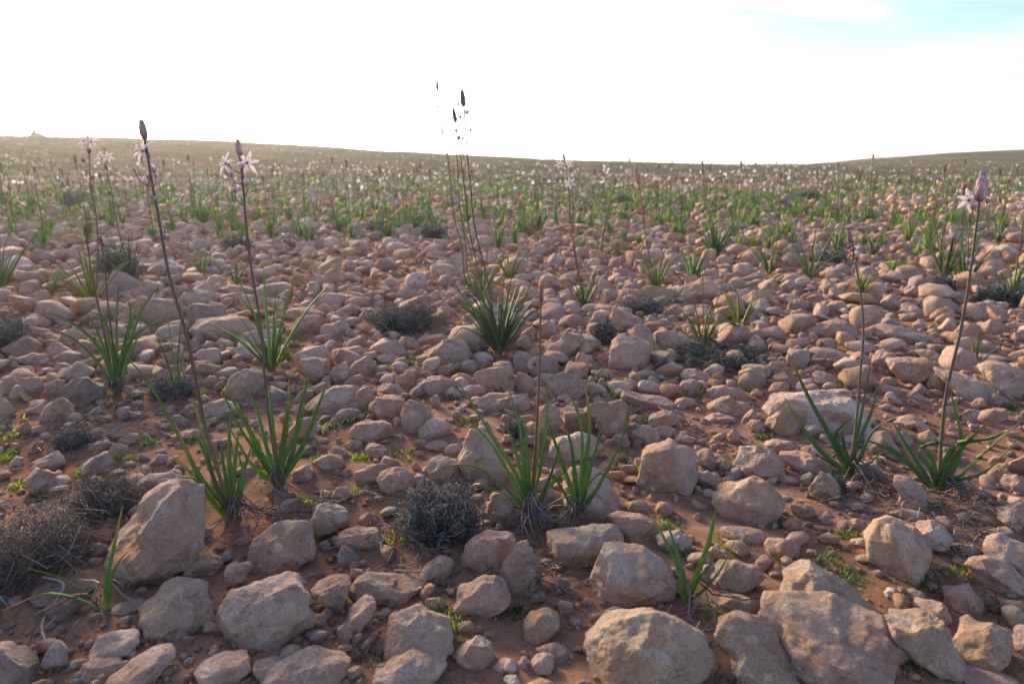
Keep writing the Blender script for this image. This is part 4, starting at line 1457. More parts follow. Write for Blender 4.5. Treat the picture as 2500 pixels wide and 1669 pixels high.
for k, (bx, by, lm, lab, g, n, el, stp) in enumerate([
    (1765, 628, 'the stout upright tuft', 'stout stalkless green tuft right of the slim-stalked bushy tuft', 'g', 11, (.2, .3), None),
    (1858, 640, 'the narrow tuft before the grey bush', 'narrow green tuft with long thin wispy leaves before a grey bush', 'g', 9, (.2, .42), None),
    (2165, 640, 'the wide tuft by the right stalk', 'wide many-leaved tuft with reddish spikes left of the rightmost stalk', 'b', 16, (.22, .4), [(2160, 560), (2165, 530)]),
    (2218, 650, None, 'leafy tuft directly behind the rightmost asphodel stalk', 'b', 9, (.2, .32), [(2222, 560), (2225, 500)]),
    (622, 848, 'the rosette behind the front left stalk', 'green rosette crossed by the front left stalk, thin spreading leaves', 'g', 12, (.18, .34), None),
    (462, 628, None, 'small yellowish rosette left of the front left flower stalk', 'y', 7, (.12, .2), None),
    (542, 652, None, 'small upright green sprig beside the front left flower stalk', 'g', 6, (.1, .2), None),
    (298, 652, 'the far left tuft by a dark bush', 'bluish-green tuft by a dark bush with a slim stalk topped by white flowers', 'b', 15, (.2, .32), [(290, 600), (272, 530), (255, 440), (242, 370), (239, 345)]),
    (213, 704, 'the left tuft with the wavy stalk', 'low spreading tuft at left with a tall wavy stalk ending above the skyline', 'y', 12, (.2, .34), [(222, 640), (224, 560), (220, 490), (208, 430), (205, 370), (201, 310)]),
    (2, 668, 'the tuft at the left edge', 'dark long-leaved asphodel cut off by the left edge', 'g', 12, (.25, .42), None),
    (112, 690, None, 'short sprig between the left-edge asphodel and the low spreading tuft', 'g', 6, (.1, .18), None),
    (2288, 560, None, 'green tuft just right of the rightmost asphodel stalk', 'b', 10, (.18, .28), None),
    (2002, 590, None, 'small green tuft left of the far right stalk, behind the bud-tipped asphodel', 'b', 9, (.16, .26), None),
    (1690, 505, None, 'small distant tuft above the bright yellow-green rosette', 'g', 10, (.2, .32), None),
    (1110, 495, None, 'small upright tuft just right of the tallest pair of stalks', 'b', 8, (.16, .26), None),
    (1232, 535, None, 'wispy grey-green tuft left of the twin-stemmed flowering asphodel', 'b', 10, (.2, .32), None),
    (2240, 835, None, 'tiny bright green sprig on bare ground right of the rightmost stalk', 'y', 4, (.06, .12), None),
    (1170, 640, None, 'yellowish loose tuft right of the two-stalked centre asphodel', 'y', 8, (.16, .26), None),
]):
    sts = []
    if stp:
        fl = k in (7, 8)
        top = stp[-1]
        it = [('f', top[0] - 9, top[1] + 14), ('f', top[0] + 8, top[1] + 16), ('b', top[0] + 4, top[1] + 40), ('b', top[0] - 10, top[1] + 60), ('b', top[0] + 12, top[1] + 100)] if fl else []
        sts = [dict(pts=stp, r=.0052, spike=.035 if fl else .08, nb=14, fat=.6, col='grey' if fl else 'brown', items=it, frad=.03, budc=(.32, .14, .11), bl=.03)]
    asphodel(lm, (bx, by), lab, [], sts, green=g, width=.015, extra=n, elen=el, seed=40 + k)


# ------------------------------------------------------------------ shrubs
def shrub(name, base, w, h, label, style, seed, lm=None, cat='shrub'):
    """base: view px of its front foot, w and h: size in view px.  Twigs fork out from the foot; small leaves sit along them"""
    rs = np.random.default_rng(3000 + seed)
    P0 = gp(base[0] * VS, base[1] * VS)
    dist = np.linalg.norm(P0 - EYE)
    W = w * VS * dist / FPX / 2
    H = h * VS * dist / FPX
    sinp = (CAM_H - P0[2]) / dist
    Hh = max(H * .95 - .8 * W * sinp, H * .45)
    c = P0 + np.array([P0[0], P0[1], 0]) / np.linalg.norm(P0[:2]) * W * .6
    c[2] = gz(c[0], c[1])
    root = empty(name, c)
    tag(root, label, cat)
    if lm:
        LANDMARKS.append((base[0] * VS, (base[1] - h * .4) * VS, lm))
    DISCS.append((c[0], c[1], W * .55))
    tw, lv = Acc(), Acc()
    st = dict(dark=(520, 12, (.062, .082, .072), (.125, .140, .125)), grey=(380, 9, (.095, .11, .095), (.175, .17, .155)), dry=(330, 1.3, (.085, .09, .06), (.15, .13, .11)),
              mat=(360, 9, (.06, .095, .048), (.12, .125, .10)), grass=(150, 0, (.1, .1, .07), (.15, .15, .10)))[style]
    n_t, n_l, c1, c2 = st
    scale = max(min(dist / 2.2, 2.6), 1.0)
    n_t = int(n_t / scale ** 1.1)
    for k in range(n_t):
        a = rs.uniform(0, 2 * math.pi)
        up = rs.uniform(0, 1) ** .7
        rad = rs.uniform(.55, 1.08)
        if style == 'grass':
            up = rs.uniform(.75, 1)
        e = np.array([math.cos(a) * W * rad * math.sqrt(1 - .8 * up * up), math.sin(a) * W * rad * .85 * math.sqrt(1 - .8 * up * up), Hh * rad * (.08 + .92 * up)])
        s0 = np.array([rs.normal(0, W * .14), rs.normal(0, W * .14), 0]) if style not in ('dry', 'mat') else np.array([rs.normal(0, W * .42), rs.normal(0, W * .38), 0])
        m = s0 * .5 + e * .5 + rs.normal(0, .13, 3) * np.array([W, W, Hh]) * (1.7 if style == 'dry' else 1)
        m2 = s0 * .2 + e * .8 + rs.normal(0, .12, 3) * np.array([W, W, Hh]) * (1.7 if style == 'dry' else 1)
        S = c + spline([s0, m, m2, e], 6)
        S[:, 2] = np.maximum(S[:, 2], c[2] + .002)
        pale = rs.uniform() < (.20 if style != 'dry' else .10)
        r = (.0017 if pale else .0011) * scale ** .55 * rs.uniform(.7, 1.3)
        V, F = tube(S, np.linspace(r, r * .45, 6), 3)
        col = np.array((.34, .31, .29)) if pale else np.array((.15, .125, .105))
        if style == 'grass':
            col = np.array((.17, .155, .105)) * rs.uniform(.6, 1.3)
        tw.add(V, F, col * rs.uniform(.7, 1.25))
        nl = rs.poisson(n_l)
        for q in range(nl):
            p = S[rs.integers(2, 6)] * (kq := rs.uniform()) + S[rs.integers(3, 6)] * (1 - kq) + rs.normal(0, .006, 3) * scale
            p[2] = max(p[2], c[2] + .002)
            d = rs.normal(size=3) + np.array([0, 0, .6])
            d /= np.linalg.norm(d)
            s2 = np.cross(d, rs.normal(size=3))
            s2 /= np.linalg.norm(s2)
            ln = rs.uniform(.006, .014) * scale
            wd = ln * .17
            V = np.array([p, p + d * ln * .5 + s2 * wd, p + d * ln, p + d * ln * .5 - s2 * wd])
            col = np.array(c1) * (1 - (mixk := rs.uniform())) + np.array(c2) * mixk
            lv.add(V, [(0, 1, 2), (0, 2, 3)], col * rs.uniform(.75, 1.25))
    o = c
    t = kind(reparent(tw.build('twigs', M_DRY, root, o), root), 'stuff')
    if lv.n:
        kind(reparent(lv.build('foliage', M_DRY, root, o), root), 'stuff')
    return root


shrub('cushion_shrub', (1012, 1262), 225, 165, 'round dark cushion shrub with pale forked twigs in the centre foreground', 'dark', 1, 'the round dark cushion shrub')
shrub('cushion_shrub', (925, 772), 200, 95, 'low dark grey-green cushion shrub left of the two-stalked centre asphodel', 'dark', 2, 'the low dark cushion shrub')
shrub('dry_bush', (85, 1345), 270, 190, 'tangled dry grey bush spilling in from the left edge', 'dry', 3, 'the tangled dry bush')
shrub('dry_bush', (250, 1190), 150, 110, 'thin bare brushwood at the right fringe of the tangled dry bush', 'dry', 33)
shrub('cushion_shrub', (400, 918), 115, 60, 'small grey cushion shrub right of the spreading left asphodel', 'grey', 4, 'the small grey cushion shrub')
shrub('cushion_shrub', (22, 812), 105, 78, 'grey woolly cushion shrub cut by the left edge', 'grey', 5, 'the woolly shrub at the left edge')
shrub('low_shrub', (1472, 722), 120, 46, 'low grey shrub at the foot of the pink-budded mid asphodel', 'grey', 6)
shrub('low_shrub', (1386, 790), 62, 66, 'small silvery shrub just left of the cube-like boulder', 'grey', 7, 'the small silvery shrub')
shrub('mat_shrub', (1650, 850), 250, 62, 'flat green-grey mat shrub spreading below the short brown-stalked asphodel', 'mat', 8, 'the flat green-grey mat shrub')
shrub('low_shrub', (2310, 702), 120, 44, 'dark low shrub near the right edge behind the smooth boulder', 'dark', 9)
shrub('grass_clump', (1418, 592), 85, 85, 'upright dry grey grass clump left of the pink-budded mid asphodel', 'grass', 10, None, 'grass clump')
shrub('grass_clump', (662, 575), 60, 55, 'dry grey grass clump in the left middle distance', 'grass', 11, None, 'grass clump')
shrub('grass_clump', (1214, 545), 60, 60, 'pale dry grass clump left of the twin-stemmed flowering asphodel', 'grass', 12, None, 'grass clump')
shrub('low_shrub', (862, 540), 70, 40, 'dark low shrub in the middle distance, left of the tall centre stalks', 'grey', 13)
shrub('ball_shrub', (1430, 474), 32, 30, 'small dark ball-shaped shrub far off, above the dry grass clump', 'dark', 14)
shrub('low_shrub', (1852, 462), 60, 26, 'dark purplish low shrub in the far green band', 'dark', 15)
shrub('low_shrub', (272, 645), 95, 80, 'dark bush behind the far left tuft', 'dark', 16)
shrub('low_shrub', (2160, 682), 48, 42, 'small dark shrub beneath the wide right tuft', 'dark', 17)
shrub('low_shrub', (1182, 1003), 55, 34, 'small grey-green shrublet between rocks left of the bud-tipped centre asphodel', 'grey', 19)
shrub('low_shrub', (170, 1030), 70, 36, 'little grey-green twiggy shrublet in litter below the left asphodel', 'grey', 20)
shrub('low_shrub', (1905, 612), 80, 40, 'grey shrub right of the narrow wispy tuft', 'grey', 21)
shrub('low_shrub', (545, 575), 80, 40, 'grey-green low shrub behind the front left stalks', 'grey', 22)
shrub('low_shrub', (995, 555), 70, 44, 'dark low shrub just left of the tall thin centre stalks', 'dark', 23)
shrub('low_shrub', (175, 480), 70, 34, 'far dark green shrub near the left edge', 'dark', 24)
shrub('mat_shrub', (1900, 1130), 60, 34, 'thin grey mat shrub left of the bud-tipped right asphodel', 'mat', 25)

# loose bleached twigs lying about, left
for k, (pts, lab) in enumerate([
    ([(100, 1335), (150, 1360), (100, 1440), (112, 1500), (130, 1540)], 'long bleached crooked twig hanging below the tangled dry bush'),
    ([(235, 1010), (300, 985), (360, 995), (410, 1020)], 'pale thin twig on the soil below the left asphodel'),
    ([(1490, 930), (1545, 965)], 'grey stick lying across a rock behind the centre asphodels'),
    ([(905, 1320), (960, 1330), (1000, 1326)], 'forked dry grass stem in front of the cushion shrub'),
    ([(1725, 985), (1745, 960), (1760, 950)], 'short bent dry twig between rocks right of centre')]):
    Q = [gp(x * VS, y * VS) + np.array([0, 0, .012 + .008 * (i % 2)]) for i, (x, y) in enumerate(pts)]
    S = spline(Q, 18)
    V, F = tube(S, np.linspace(.003, .0012, 18), 5)
    acc = Acc()
    acc.add(V, F, (.36, .32, .29))
    for i in (6, 11):
        d = np.array([R.uniform(-1, 1), R.uniform(-.6, .6), .5]) * .03
        V, F = tube(np.array([S[i], S[i] + d * .6, S[i] + d]), [.0013, .001, .0005], 4)
        acc.add(V, F, (.33, .29, .26))
    o = acc.build('dry_twig', M_DRY, None, Q[0])
    tag(o, lab, 'twig', 'loose dry twigs')

# small green herbs between the stones (tile px, size m, colour)
HERBS = {
    'M2': '420,530,5,y 540,270,6,y 310,700,6,g 970,1170,5,y 1330,700,6,y 960,1545,5,y 1150,790,6,g 1420,1040,6,g 1700,1050,5,d 860,1250,6,d',
    'B2': '750,55,5,y 1345,1270,8,y 710,1420,9,d 920,610,5,y 860,1010,5,y 1330,1150,6,y 340,350,4,y 680,290,4,y 410,590,4,y 1180,930,5,d 1220,1090,5,g',
    'B3': '850,145,4,y 1500,660,7,g 1400,1110,6,y 1260,240,4,g 230,500,5,y 1060,520,5,g 1190,690,5,g 60,1090,4,d 1490,1560,8,d',
    'B4': '410,740,6,g 580,870,5,g 1350,850,5,y 1080,1360,6,y 320,240,4,y 60,490,6,g 1130,920,6,d 1640,1080,9,d 500,190,5,g 1270,670,6,d 570,575,4,g 190,760,5,d 1040,1430,5,g',
    'M1': '1950,680,5,y 1650,1420,5,g 230,1050,5,y 1740,1000,6,g 470,670,5,d 900,1010,5,y 60,1540,5,g',
    'B1': '560,160,4,y 120,245,4,y 660,175,4,y 30,70,4,y 840,60,5,y 910,390,4,y 920,880,6,d 260,320,5,d',
    'M3': '760,560,9,y 310,610,6,d 1400,580,7,g 870,1015,5,g 1190,1220,6,g 430,710,4,g 760,890,5,d 230,1310,5,y 2260,1400,5,d 1090,1160,5,d',
    'M4': '80,470,5,g 490,900,4,y 30,1385,5,d 480,1370,5,g 100,570,7,d 1130,840,5,d 780,180,5,d 370,620,4,d 1010,230,4,g',
}
NEAR = lambda x, y, skip=None: min((l for l in LANDMARKS if l[2] != skip), key=lambda l: (l[0] - x) ** 2 + 1.6 * (l[1] - y) ** 2)


def herb_mesh(P0, size, colk, rs):
    acc = Acc()
    col = {'y': (.22, .26, .040), 'g': (.115, .19, .045), 'd': (.085, .110, .050)}[colk]
    n = 95
    for k in range(n):
        a = rs.uniform(0, 2 * math.pi)
        r = size * rs.uniform(0, 1) ** .6
        x, y = P0[0] + math.cos(a) * r, P0[1] + math.sin(a) * r * .8
        z = gz(x, y)
        L = rs.uniform(.006, .021) * (1.25 - .5 * r / size)
        d = np.array([rs.normal(0, .5), rs.normal(0, .5), 1.0]); d /= np.linalg.norm(d)
        s = np.cross(d, rs.normal(size=3)); s /= np.linalg.norm(s)
        p = np.array([x, y, z - .002])
        w = rs.uniform(.0009, .0023)
        bend = rs.normal(0, .25, 3) * L
        V = np.array([p - s * w * .6, p + s * w * .6, p + d * L * .55 - s * w + bend * .3, p + d * L * .55 + s * w + bend * .3, p + d * L + bend])
        acc.add(V, [(0, 1, 3), (0, 3, 2), (2, 3, 4)], np.array(col) * rs.uniform(.6, 1.45))
    return acc


hk = {}
for tn, txt in HERBS.items():
    ox, oy, sc = TILES[tn][:3]
    for it in txt.split():
        x, y, sz, ck = it.split(',')
        px, py = ox + float(x) * sc, oy + float(y) * sc
        P0 = gp(px, py)
        l = NEAR(px, py)
        dx, dy = px - l[0], py - l[1]
        side = ('right of' if dx > 0 else 'left of') if abs(dx) > 1.2 * abs(dy) else ('below' if dy > 0 else 'above')
        kk = (l[2], side)
        hk[kk] = hk.get(kk, 0) + 1
        word = {'y': 'bright yellow-green', 'g': 'fresh green', 'd': 'dull dark green'}[ck]
        lab = f"{word} herb tuft {side} {l[2]}"
        if hk[kk] > 1:
            lab += ', ' + ['', '', 'second', 'third', 'fourth', 'fifth', 'sixth', 'seventh', 'eighth', 'ninth'][min(hk[kk], 9)] + ' one'
        rs = np.random.default_rng(int(px * 7 + py))
        o = herb_mesh(P0, float(sz) * .0075, ck, rs).build('herb_tuft', M_LEAF, None, tuple(P0), smooth=False)
        tag(o, lab, 'herb', 'small herbs between the stones')

# ------------------------------------------------------------------ the stones as objects: the 300 that show largest, the rest one mass
LM2 = list(LANDMARKS)
for s in STONES[:300]:
    s['ind'] = True
cand = [s for s in STONES[:300] if not s['label']]
secs = {}
for s in cand:
    l = min(LM2, key=lambda l: (l[0] - s['cx']) ** 2 + 1.6 * (l[1] - s['cy']) ** 2)
    dx, dy = s['cx'] - l[0], s['cy'] - l[1]
    side = ('right of' if dx > 0 else 'left of') if abs(dx) > abs(dy) else ('in front of' if dy > 0 else 'behind')
    secs.setdefault((l[2], side), []).append((dx * dx + dy * dy, id(s), s))
ORD = ['nearest', 'second nearest', 'third nearest', 'fourth nearest', 'fifth nearest', 'sixth nearest', 'seventh nearest', 'eighth nearest', 'ninth nearest', 'tenth nearest',
       'eleventh nearest', 'twelfth nearest', 'thirteenth nearest', 'fourteenth nearest', 'fifteenth nearest', 'sixteenth nearest', 'seventeenth nearest', 'eighteenth nearest']
for (ln, side), lst in secs.items():
    lst.sort()
    for k, (_, _, s) in enumerate(lst):
        ar = s['w'] / s['h']
        shp = 'flat' if ar > 2.3 else ('broad' if ar > 1.5 else ('upright' if ar < .9 else 'blocky'))
        s['label'] = f"{shp} {TWORD[s['key']]} rock, {ORD[min(k, 17)]} {side} {ln}"
mass = Acc()
for i, s in enumerate(STONES):
    rs = np.random.default_rng(s['seed'] + 5)
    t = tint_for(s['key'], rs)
    if s.get('ind'):
        org = (s['ctr'][0], s['ctr'][1], s['base'][2])
        o = mesh_obj('rock', s['V'], s['F'], M_ROCK, spot_tint(s['V'], t, s['seed']), None, True, org)
        tag(o, s['label'], 'rock', 'limestone rocks strewn over the ground')
    else:
        mass.add(s['V'], s['F'], t)

# scattered stones filling the field: many base shapes, packed without overlapping the traced ones
rs = np.random.default_rng(77)


def hull_stone(npts, bevel):
    """angular broken stone: hull of random points on a boxy lump, edges slightly worn"""
    q_ = rs.uniform(2.4, 7.0)
    D = rs.normal(size=(npts, 3))
    D /= np.linalg.norm(D, axis=1, keepdims=True)
    P = D / ((np.abs(D) ** q_).sum(1) ** (1 / q_))[:, None] * rs.uniform(.82, 1.0, (npts, 1))
    an = rs.uniform(-.5, .5)
    P = P @ np.array([[1, 0, 0], [0, math.cos(an), -math.sin(an)], [0, math.sin(an), math.cos(an)]])
    P = P * np.array([1.0, rs.uniform(.55, 1.0), rs.uniform(.42, .9)])
    bm = bmesh.new()
    for v in P:
        bm.verts.new(v)
    r = bmesh.ops.convex_hull(bm, input=bm.verts)
    bmesh.ops.delete(bm, geom=[g for g in r['geom_interior'] if isinstance(g, bmesh.types.BMVert)], context='VERTS')
    bmesh.ops.dissolve_limit(bm, angle_limit=math.radians(14), verts=bm.verts, edges=bm.edges)
    if bevel:
        bmesh.ops.bevel(bm, geom=bm.edges[:], offset=rs.uniform(.05, .11), segments=1, affect='EDGES', profile=.5)
    bmesh.ops.triangulate(bm, faces=bm.faces[:])
    if bevel > 1:
        bmesh.ops.subdivide_edges(bm, edges=[e for e in bm.edges if e.calc_length() > .35], cuts=1)
        bmesh.ops.triangulate(bm, faces=bm.faces[:])
    bm.verts.index_update()
    V = np.array([v.co[:] for v in bm.verts])
    F = np.array([[v.index for v in f.verts] for f in bm.faces], np.int64)
    bm.free()
    if bevel:
        V = V * (1 + .05 * fbm(V * 2.2 + rs.uniform(0, 30, 3), 3, 5)[:, None])
    return V, F


SHAPES = {1: [hull_stone(15, 0) for k in range(40)], 2: [hull_stone(20, 1) for k in range(40)], 3: [hull_stone(24, 2) for k in range(40)]}
CELL = .12
grid = {}


def grid_add(x, y, r):
    for ix in range(int((x - r) // CELL), int((x + r) // CELL) + 1):
        for iy in range(int((y - r) // CELL), int((y + r) // CELL) + 1):
            grid.setdefault((ix, iy), []).append((x, y, r))


def grid_free(x, y, r):
    for ix in range(int((x - r) // CELL), int((x + r) // CELL) + 1):
        for iy in range(int((y - r) // CELL), int((y + r) // CELL) + 1):
            for (a, b, c) in grid.get((ix, iy), ()):
                if (a - x) ** 2 + (b - y) ** 2 < (r * .68 + c * .80) ** 2:
                    return False
    return True


for x, y, r in DISCS:
    grid_add(x, y, r)
GTYPE = ['', '', '', '', '', 'o', 'o', 'w', 'g', 'r']


def scatter(n, y0, y1, smin, smax, sub, flare=.86, traced_zone=None, pw=1.8, check=True):
    done = 0
    for _ in range(n):
        y = math.sqrt(rs.uniform(y0 * y0, y1 * y1))
        x = rs.uniform(-1, 1) * (flare * y + .35)
        r = (smin + (smax - smin) * rs.uniform() ** pw) * .5
        if check:
            dens = noise1(x * .9, y * .9, 3.3, 21) + .35 * noise1(x * 3, y * 3, 1.3, 4)
            if dens < -.5 and rs.uniform() < .7:
                continue
            if not grid_free(x, y, r):
                continue
            grid_add(x, y, r)
        P, F = SHAPES[sub][rs.integers(40)]
        a = rs.uniform(0, 6.283)
        tl = rs.normal(0, .16, 2)
        ca, sa = math.cos(a), math.sin(a)
        X = (P[:, 0] * ca - P[:, 1] * sa) * r
        Y = (P[:, 0] * sa + P[:, 1] * ca) * r
        Z = P[:, 2] * r + X * tl[0] + Y * tl[1]
        V = np.stack([x + X, y + Y, gz(x, y) + r * rs.uniform(.16, .42) + Z], 1)
        mass.add(V, F, tint_for(GTYPE[rs.integers(10)], rs))
        done += 1
    return done


n1 = scatter(1900, 2.6, 9.0, .12, .26, 3, pw=1.6)
n2 = scatter(5200, 2.3, 4.6, .05, .14, 2) + scatter(15000, 4.4, 10.0, .05, .14, 1)
n3 = scatter(4200, .9, 3.4, .02, .065, 2)
n4 = scatter(12000, 9.5, 22, .08, .26, 1, check=True)
n5 = scatter(2600, 18, 32, .10, .26, 1, check=False, pw=2.6)
print('scattered stones', n1, n2, n3, n4, n5)
fs = mass.build('field_stones', M_ROCK, smooth=False)
kind(fs, 'stuff')
tag(fs, 'countless small limestone rocks strewn across the field to the far slope', 'stones')

# gravel
grav = Acc()
P0s = []
for k in range(12):
    S, F = ICO[0]
    P0s.append((facet(S * np.array([1, .8, .6]), rs, 5, .6, .9), F))
for k in range(24000):
    y = .75 + 4.2 * rs.uniform() ** 1.7
    x = rs.uniform(-1, 1) * (.86 * y + .3)
    if noise1(x * 2.2, y * 2.2, 7., 8) + rs.normal(0, .4) < -.25:
        continue
    r = .002 + .013 * rs.uniform() ** 2.8
    P, F = P0s[rs.integers(6) + (0 if r > .005 else 6)]
    a = rs.uniform(0, 6.283)
    V = np.stack([x + (P[:, 0] * math.cos(a) - P[:, 1] * math.sin(a)) * r, y + (P[:, 0] * math.sin(a) + P[:, 1] * math.cos(a)) * r, gz(x, y) + r * .2 + P[:, 2] * r], 1)
    grav.add(V, F, tint_for(GTYPE[rs.integers(10)], rs) * rs.uniform(.6, 1.0))
g_ = grav.build('gravel', M_ROCK)
kind(g_, 'stuff')
tag(g_, 'fine gravel and chips on the red soil between the rocks', 'gravel')

# dead plant litter on the soil
lit = Acc()
for (x, y, n, rad) in [(280, 960, 130, .30), (180, 1010, 70, .22), (90, 1200, 90, .26), (590, 1195, 60, .16), (1225, 1330, 60, .10), (1290, 1215, 40, .12), (2210, 1190, 70, .16), (1980, 1150, 50, .14),
                       (900, 1260, 30, .12), (1150, 830, 50, .16), (410, 950, 40, .14), (1620, 820, 50, .2), (1600, 1420, 30, .10), (2180, 1240, 30, .12), (930, 790, 50, .22), (620, 890, 40, .15), (760, 1170, 30, .1)]:
    P0 = gp(x * VS, y * VS)
    for _ in range(n):
        q = P0 + np.array([rs.normal(0, rad * .5), rs.normal(0, rad * .38), 0])
        litter(lit, q, 1, .02, rs, DRYC, .012, (.03, .13))
lo = lit.build('plant_litter', M_DRY)
kind(lo, 'stuff')
tag(lo, 'grey dead leaves and thin stems littering the soil round the plants', 'litter')

# ------------------------------------------------------------------ more asphodels up to the crest
TUFT = []
for k in range(14):
    r2 = np.random.default_rng(500 + k)
    acc = Acc()
    n = int(r2.integers(9, 17))
    gcol = np.array(GREENS['gbyg'[k % 4]]) * np.array([1.3, 1.45, 1.0])
    for j in range(n):
        a = j * 2.4 + r2.uniform(0, 1)
        L = r2.uniform(.17, .33)
        lean = r2.uniform(.1, .7)
        d = np.array([math.cos(a), math.sin(a), 0])
        S = spline([d * .006, d * L * math.sin(lean) * .45 + np.array([0, 0, L * .5 * math.cos(lean)]), d * L * math.sin(lean) * 1.1 + np.array([0, 0, L * math.cos(lean) * r2.uniform(.8, 1)])], 5)
        V, F, C = blade(S, .02 * r2.uniform(.8, 1.2), d, r2, gcol)
        acc.add(V, F, C)
    stalked = k % 7 in (0, 2, 5)
    if stalked:
        hgt = r2.uniform(.5, .85)
        ln = np.array([r2.normal(0, .07), r2.normal(0, .05)])
        S = spline([(0, 0, 0), (ln[0] * .4, ln[1] * .4, hgt * .5), (ln[0], ln[1], hgt)], 8)
        V, F = tube(S, np.linspace(.0055, .003, 8), 4)
        acc.add(V, F, STEM_C[('grey', 'brown', 'olive')[k % 3]])
        for q in range(9):
            h = np.array([math.cos(q * 2.4), math.sin(q * 2.4), 0]) * .008
            V, F = ellipsoid(S[-1] + np.array([0, 0, -.02 + q * .007]) + h, (0, 0, 1), .016, .007, 0)
            acc.add(V, F, np.array((.34, .17, .15)) * r2.uniform(.7, 1.2))
        for q in range(int(r2.integers(1, 4))):
            c = S[-2] + np.array([r2.normal(0, .035), r2.normal(0, .03), r2.uniform(-.08, .05)])
            fl = flower(None, None, c, (r2.normal(), -abs(r2.normal()) - .3, r2.uniform(0, .6)), .034, r2, kids=False)
            V = np.concatenate(fl.v); F = np.concatenate(fl.f); C = np.concatenate(fl.c)
            acc.add(V, F, C[:, :3])
    V = np.concatenate(acc.v); F = np.concatenate(acc.f); C = np.concatenate(acc.c)[:, :3]
    TUFT.append((V, F, C, stalked))

FARTUFT = []
for k in range(16):                 # the same plants with few faces, for those too far off to show more
    r2 = np.random.default_rng(700 + k)
    acc = Acc()
    gcol = np.array(GREENS['gbyg'[k % 4]]) * np.array([1.3, 1.5, 1.0])
    for j in range(int(r2.integers(7, 12))):
        a = j * 2.4 + r2.uniform(0, 1)
        L = r2.uniform(.18, .34)
        lean = r2.uniform(.1, .7)
        d = np.array([math.cos(a), math.sin(a), 0])
        s = np.array([-d[1], d[0], 0]) * .011
        m = d * L * math.sin(lean) * .45 + np.array([0, 0, L * .52 * math.cos(lean)])
        e = d * L * math.sin(lean) * 1.1 + np.array([0, 0, L * math.cos(lean) * r2.uniform(.8, 1)])
        V = np.array([d * .005 - s, d * .005 + s, m - s, m + s, e, m + np.array([0, 0, -.005]) + d * .004])
        acc.add(V, [(0, 1, 3), (0, 3, 2), (2, 3, 4), (1, 0, 5), (2, 4, 5), (4, 3, 5)], gcol * r2.uniform(.75, 1.25))
    stalked = k % 8 in (0, 4, 5)
    if stalked:
        hgt = r2.uniform(.5, .85)
        tip = np.array([r2.normal(0, .07), r2.normal(0, .05), hgt])
        V, F = tube(spline([(0, 0, 0), tip * np.array([.4, .4, .5]), tip], 4), [.0055, .005, .004, .003], 3)
        acc.add(V, F, STEM_C[('grey', 'brown', 'olive')[k % 3]])
        V, F = ellipsoid(tip, (0, 0, 1), .035, .012, 0)
        acc.add(V, F, np.array((.34, .19, .17)))
        for q in range(int(r2.integers(0, 3))):
            c = tip + np.array([r2.normal(0, .035), r2.normal(0, .03), r2.uniform(-.14, .0)])
            f = np.array([r2.normal(), -abs(r2.normal()) - .3, r2.uniform(0, .6)]); f /= np.linalg.norm(f)
            a1 = np.cross(f, (0, 0, 1)); a1 /= np.linalg.norm(a1)
            b1 = np.cross(f, a1)
            for w in range(6):
                u1 = a1 * math.cos(w * 1.047) + b1 * math.sin(w * 1.047)
                u2 = np.cross(f, u1)
                V = np.array([c, c + u1 * .02 + u2 * .007 + f * .008, c + u1 * .036 + f * .012, c + u1 * .02 - u2 * .007 + f * .008])
                acc.add(V, [(0, 1, 2), (0, 2, 3)], (.95, .92, .95))
    FARTUFT.append((np.concatenate(acc.v), np.concatenate(acc.f), np.concatenate(acc.c)[:, :3], stalked))

spots = []


def clump(x, y):
    return noise1(x * .22 + 4, y * .22, 2., 31) + .5 * noise1(x * .7, y * .7, 5., 33)


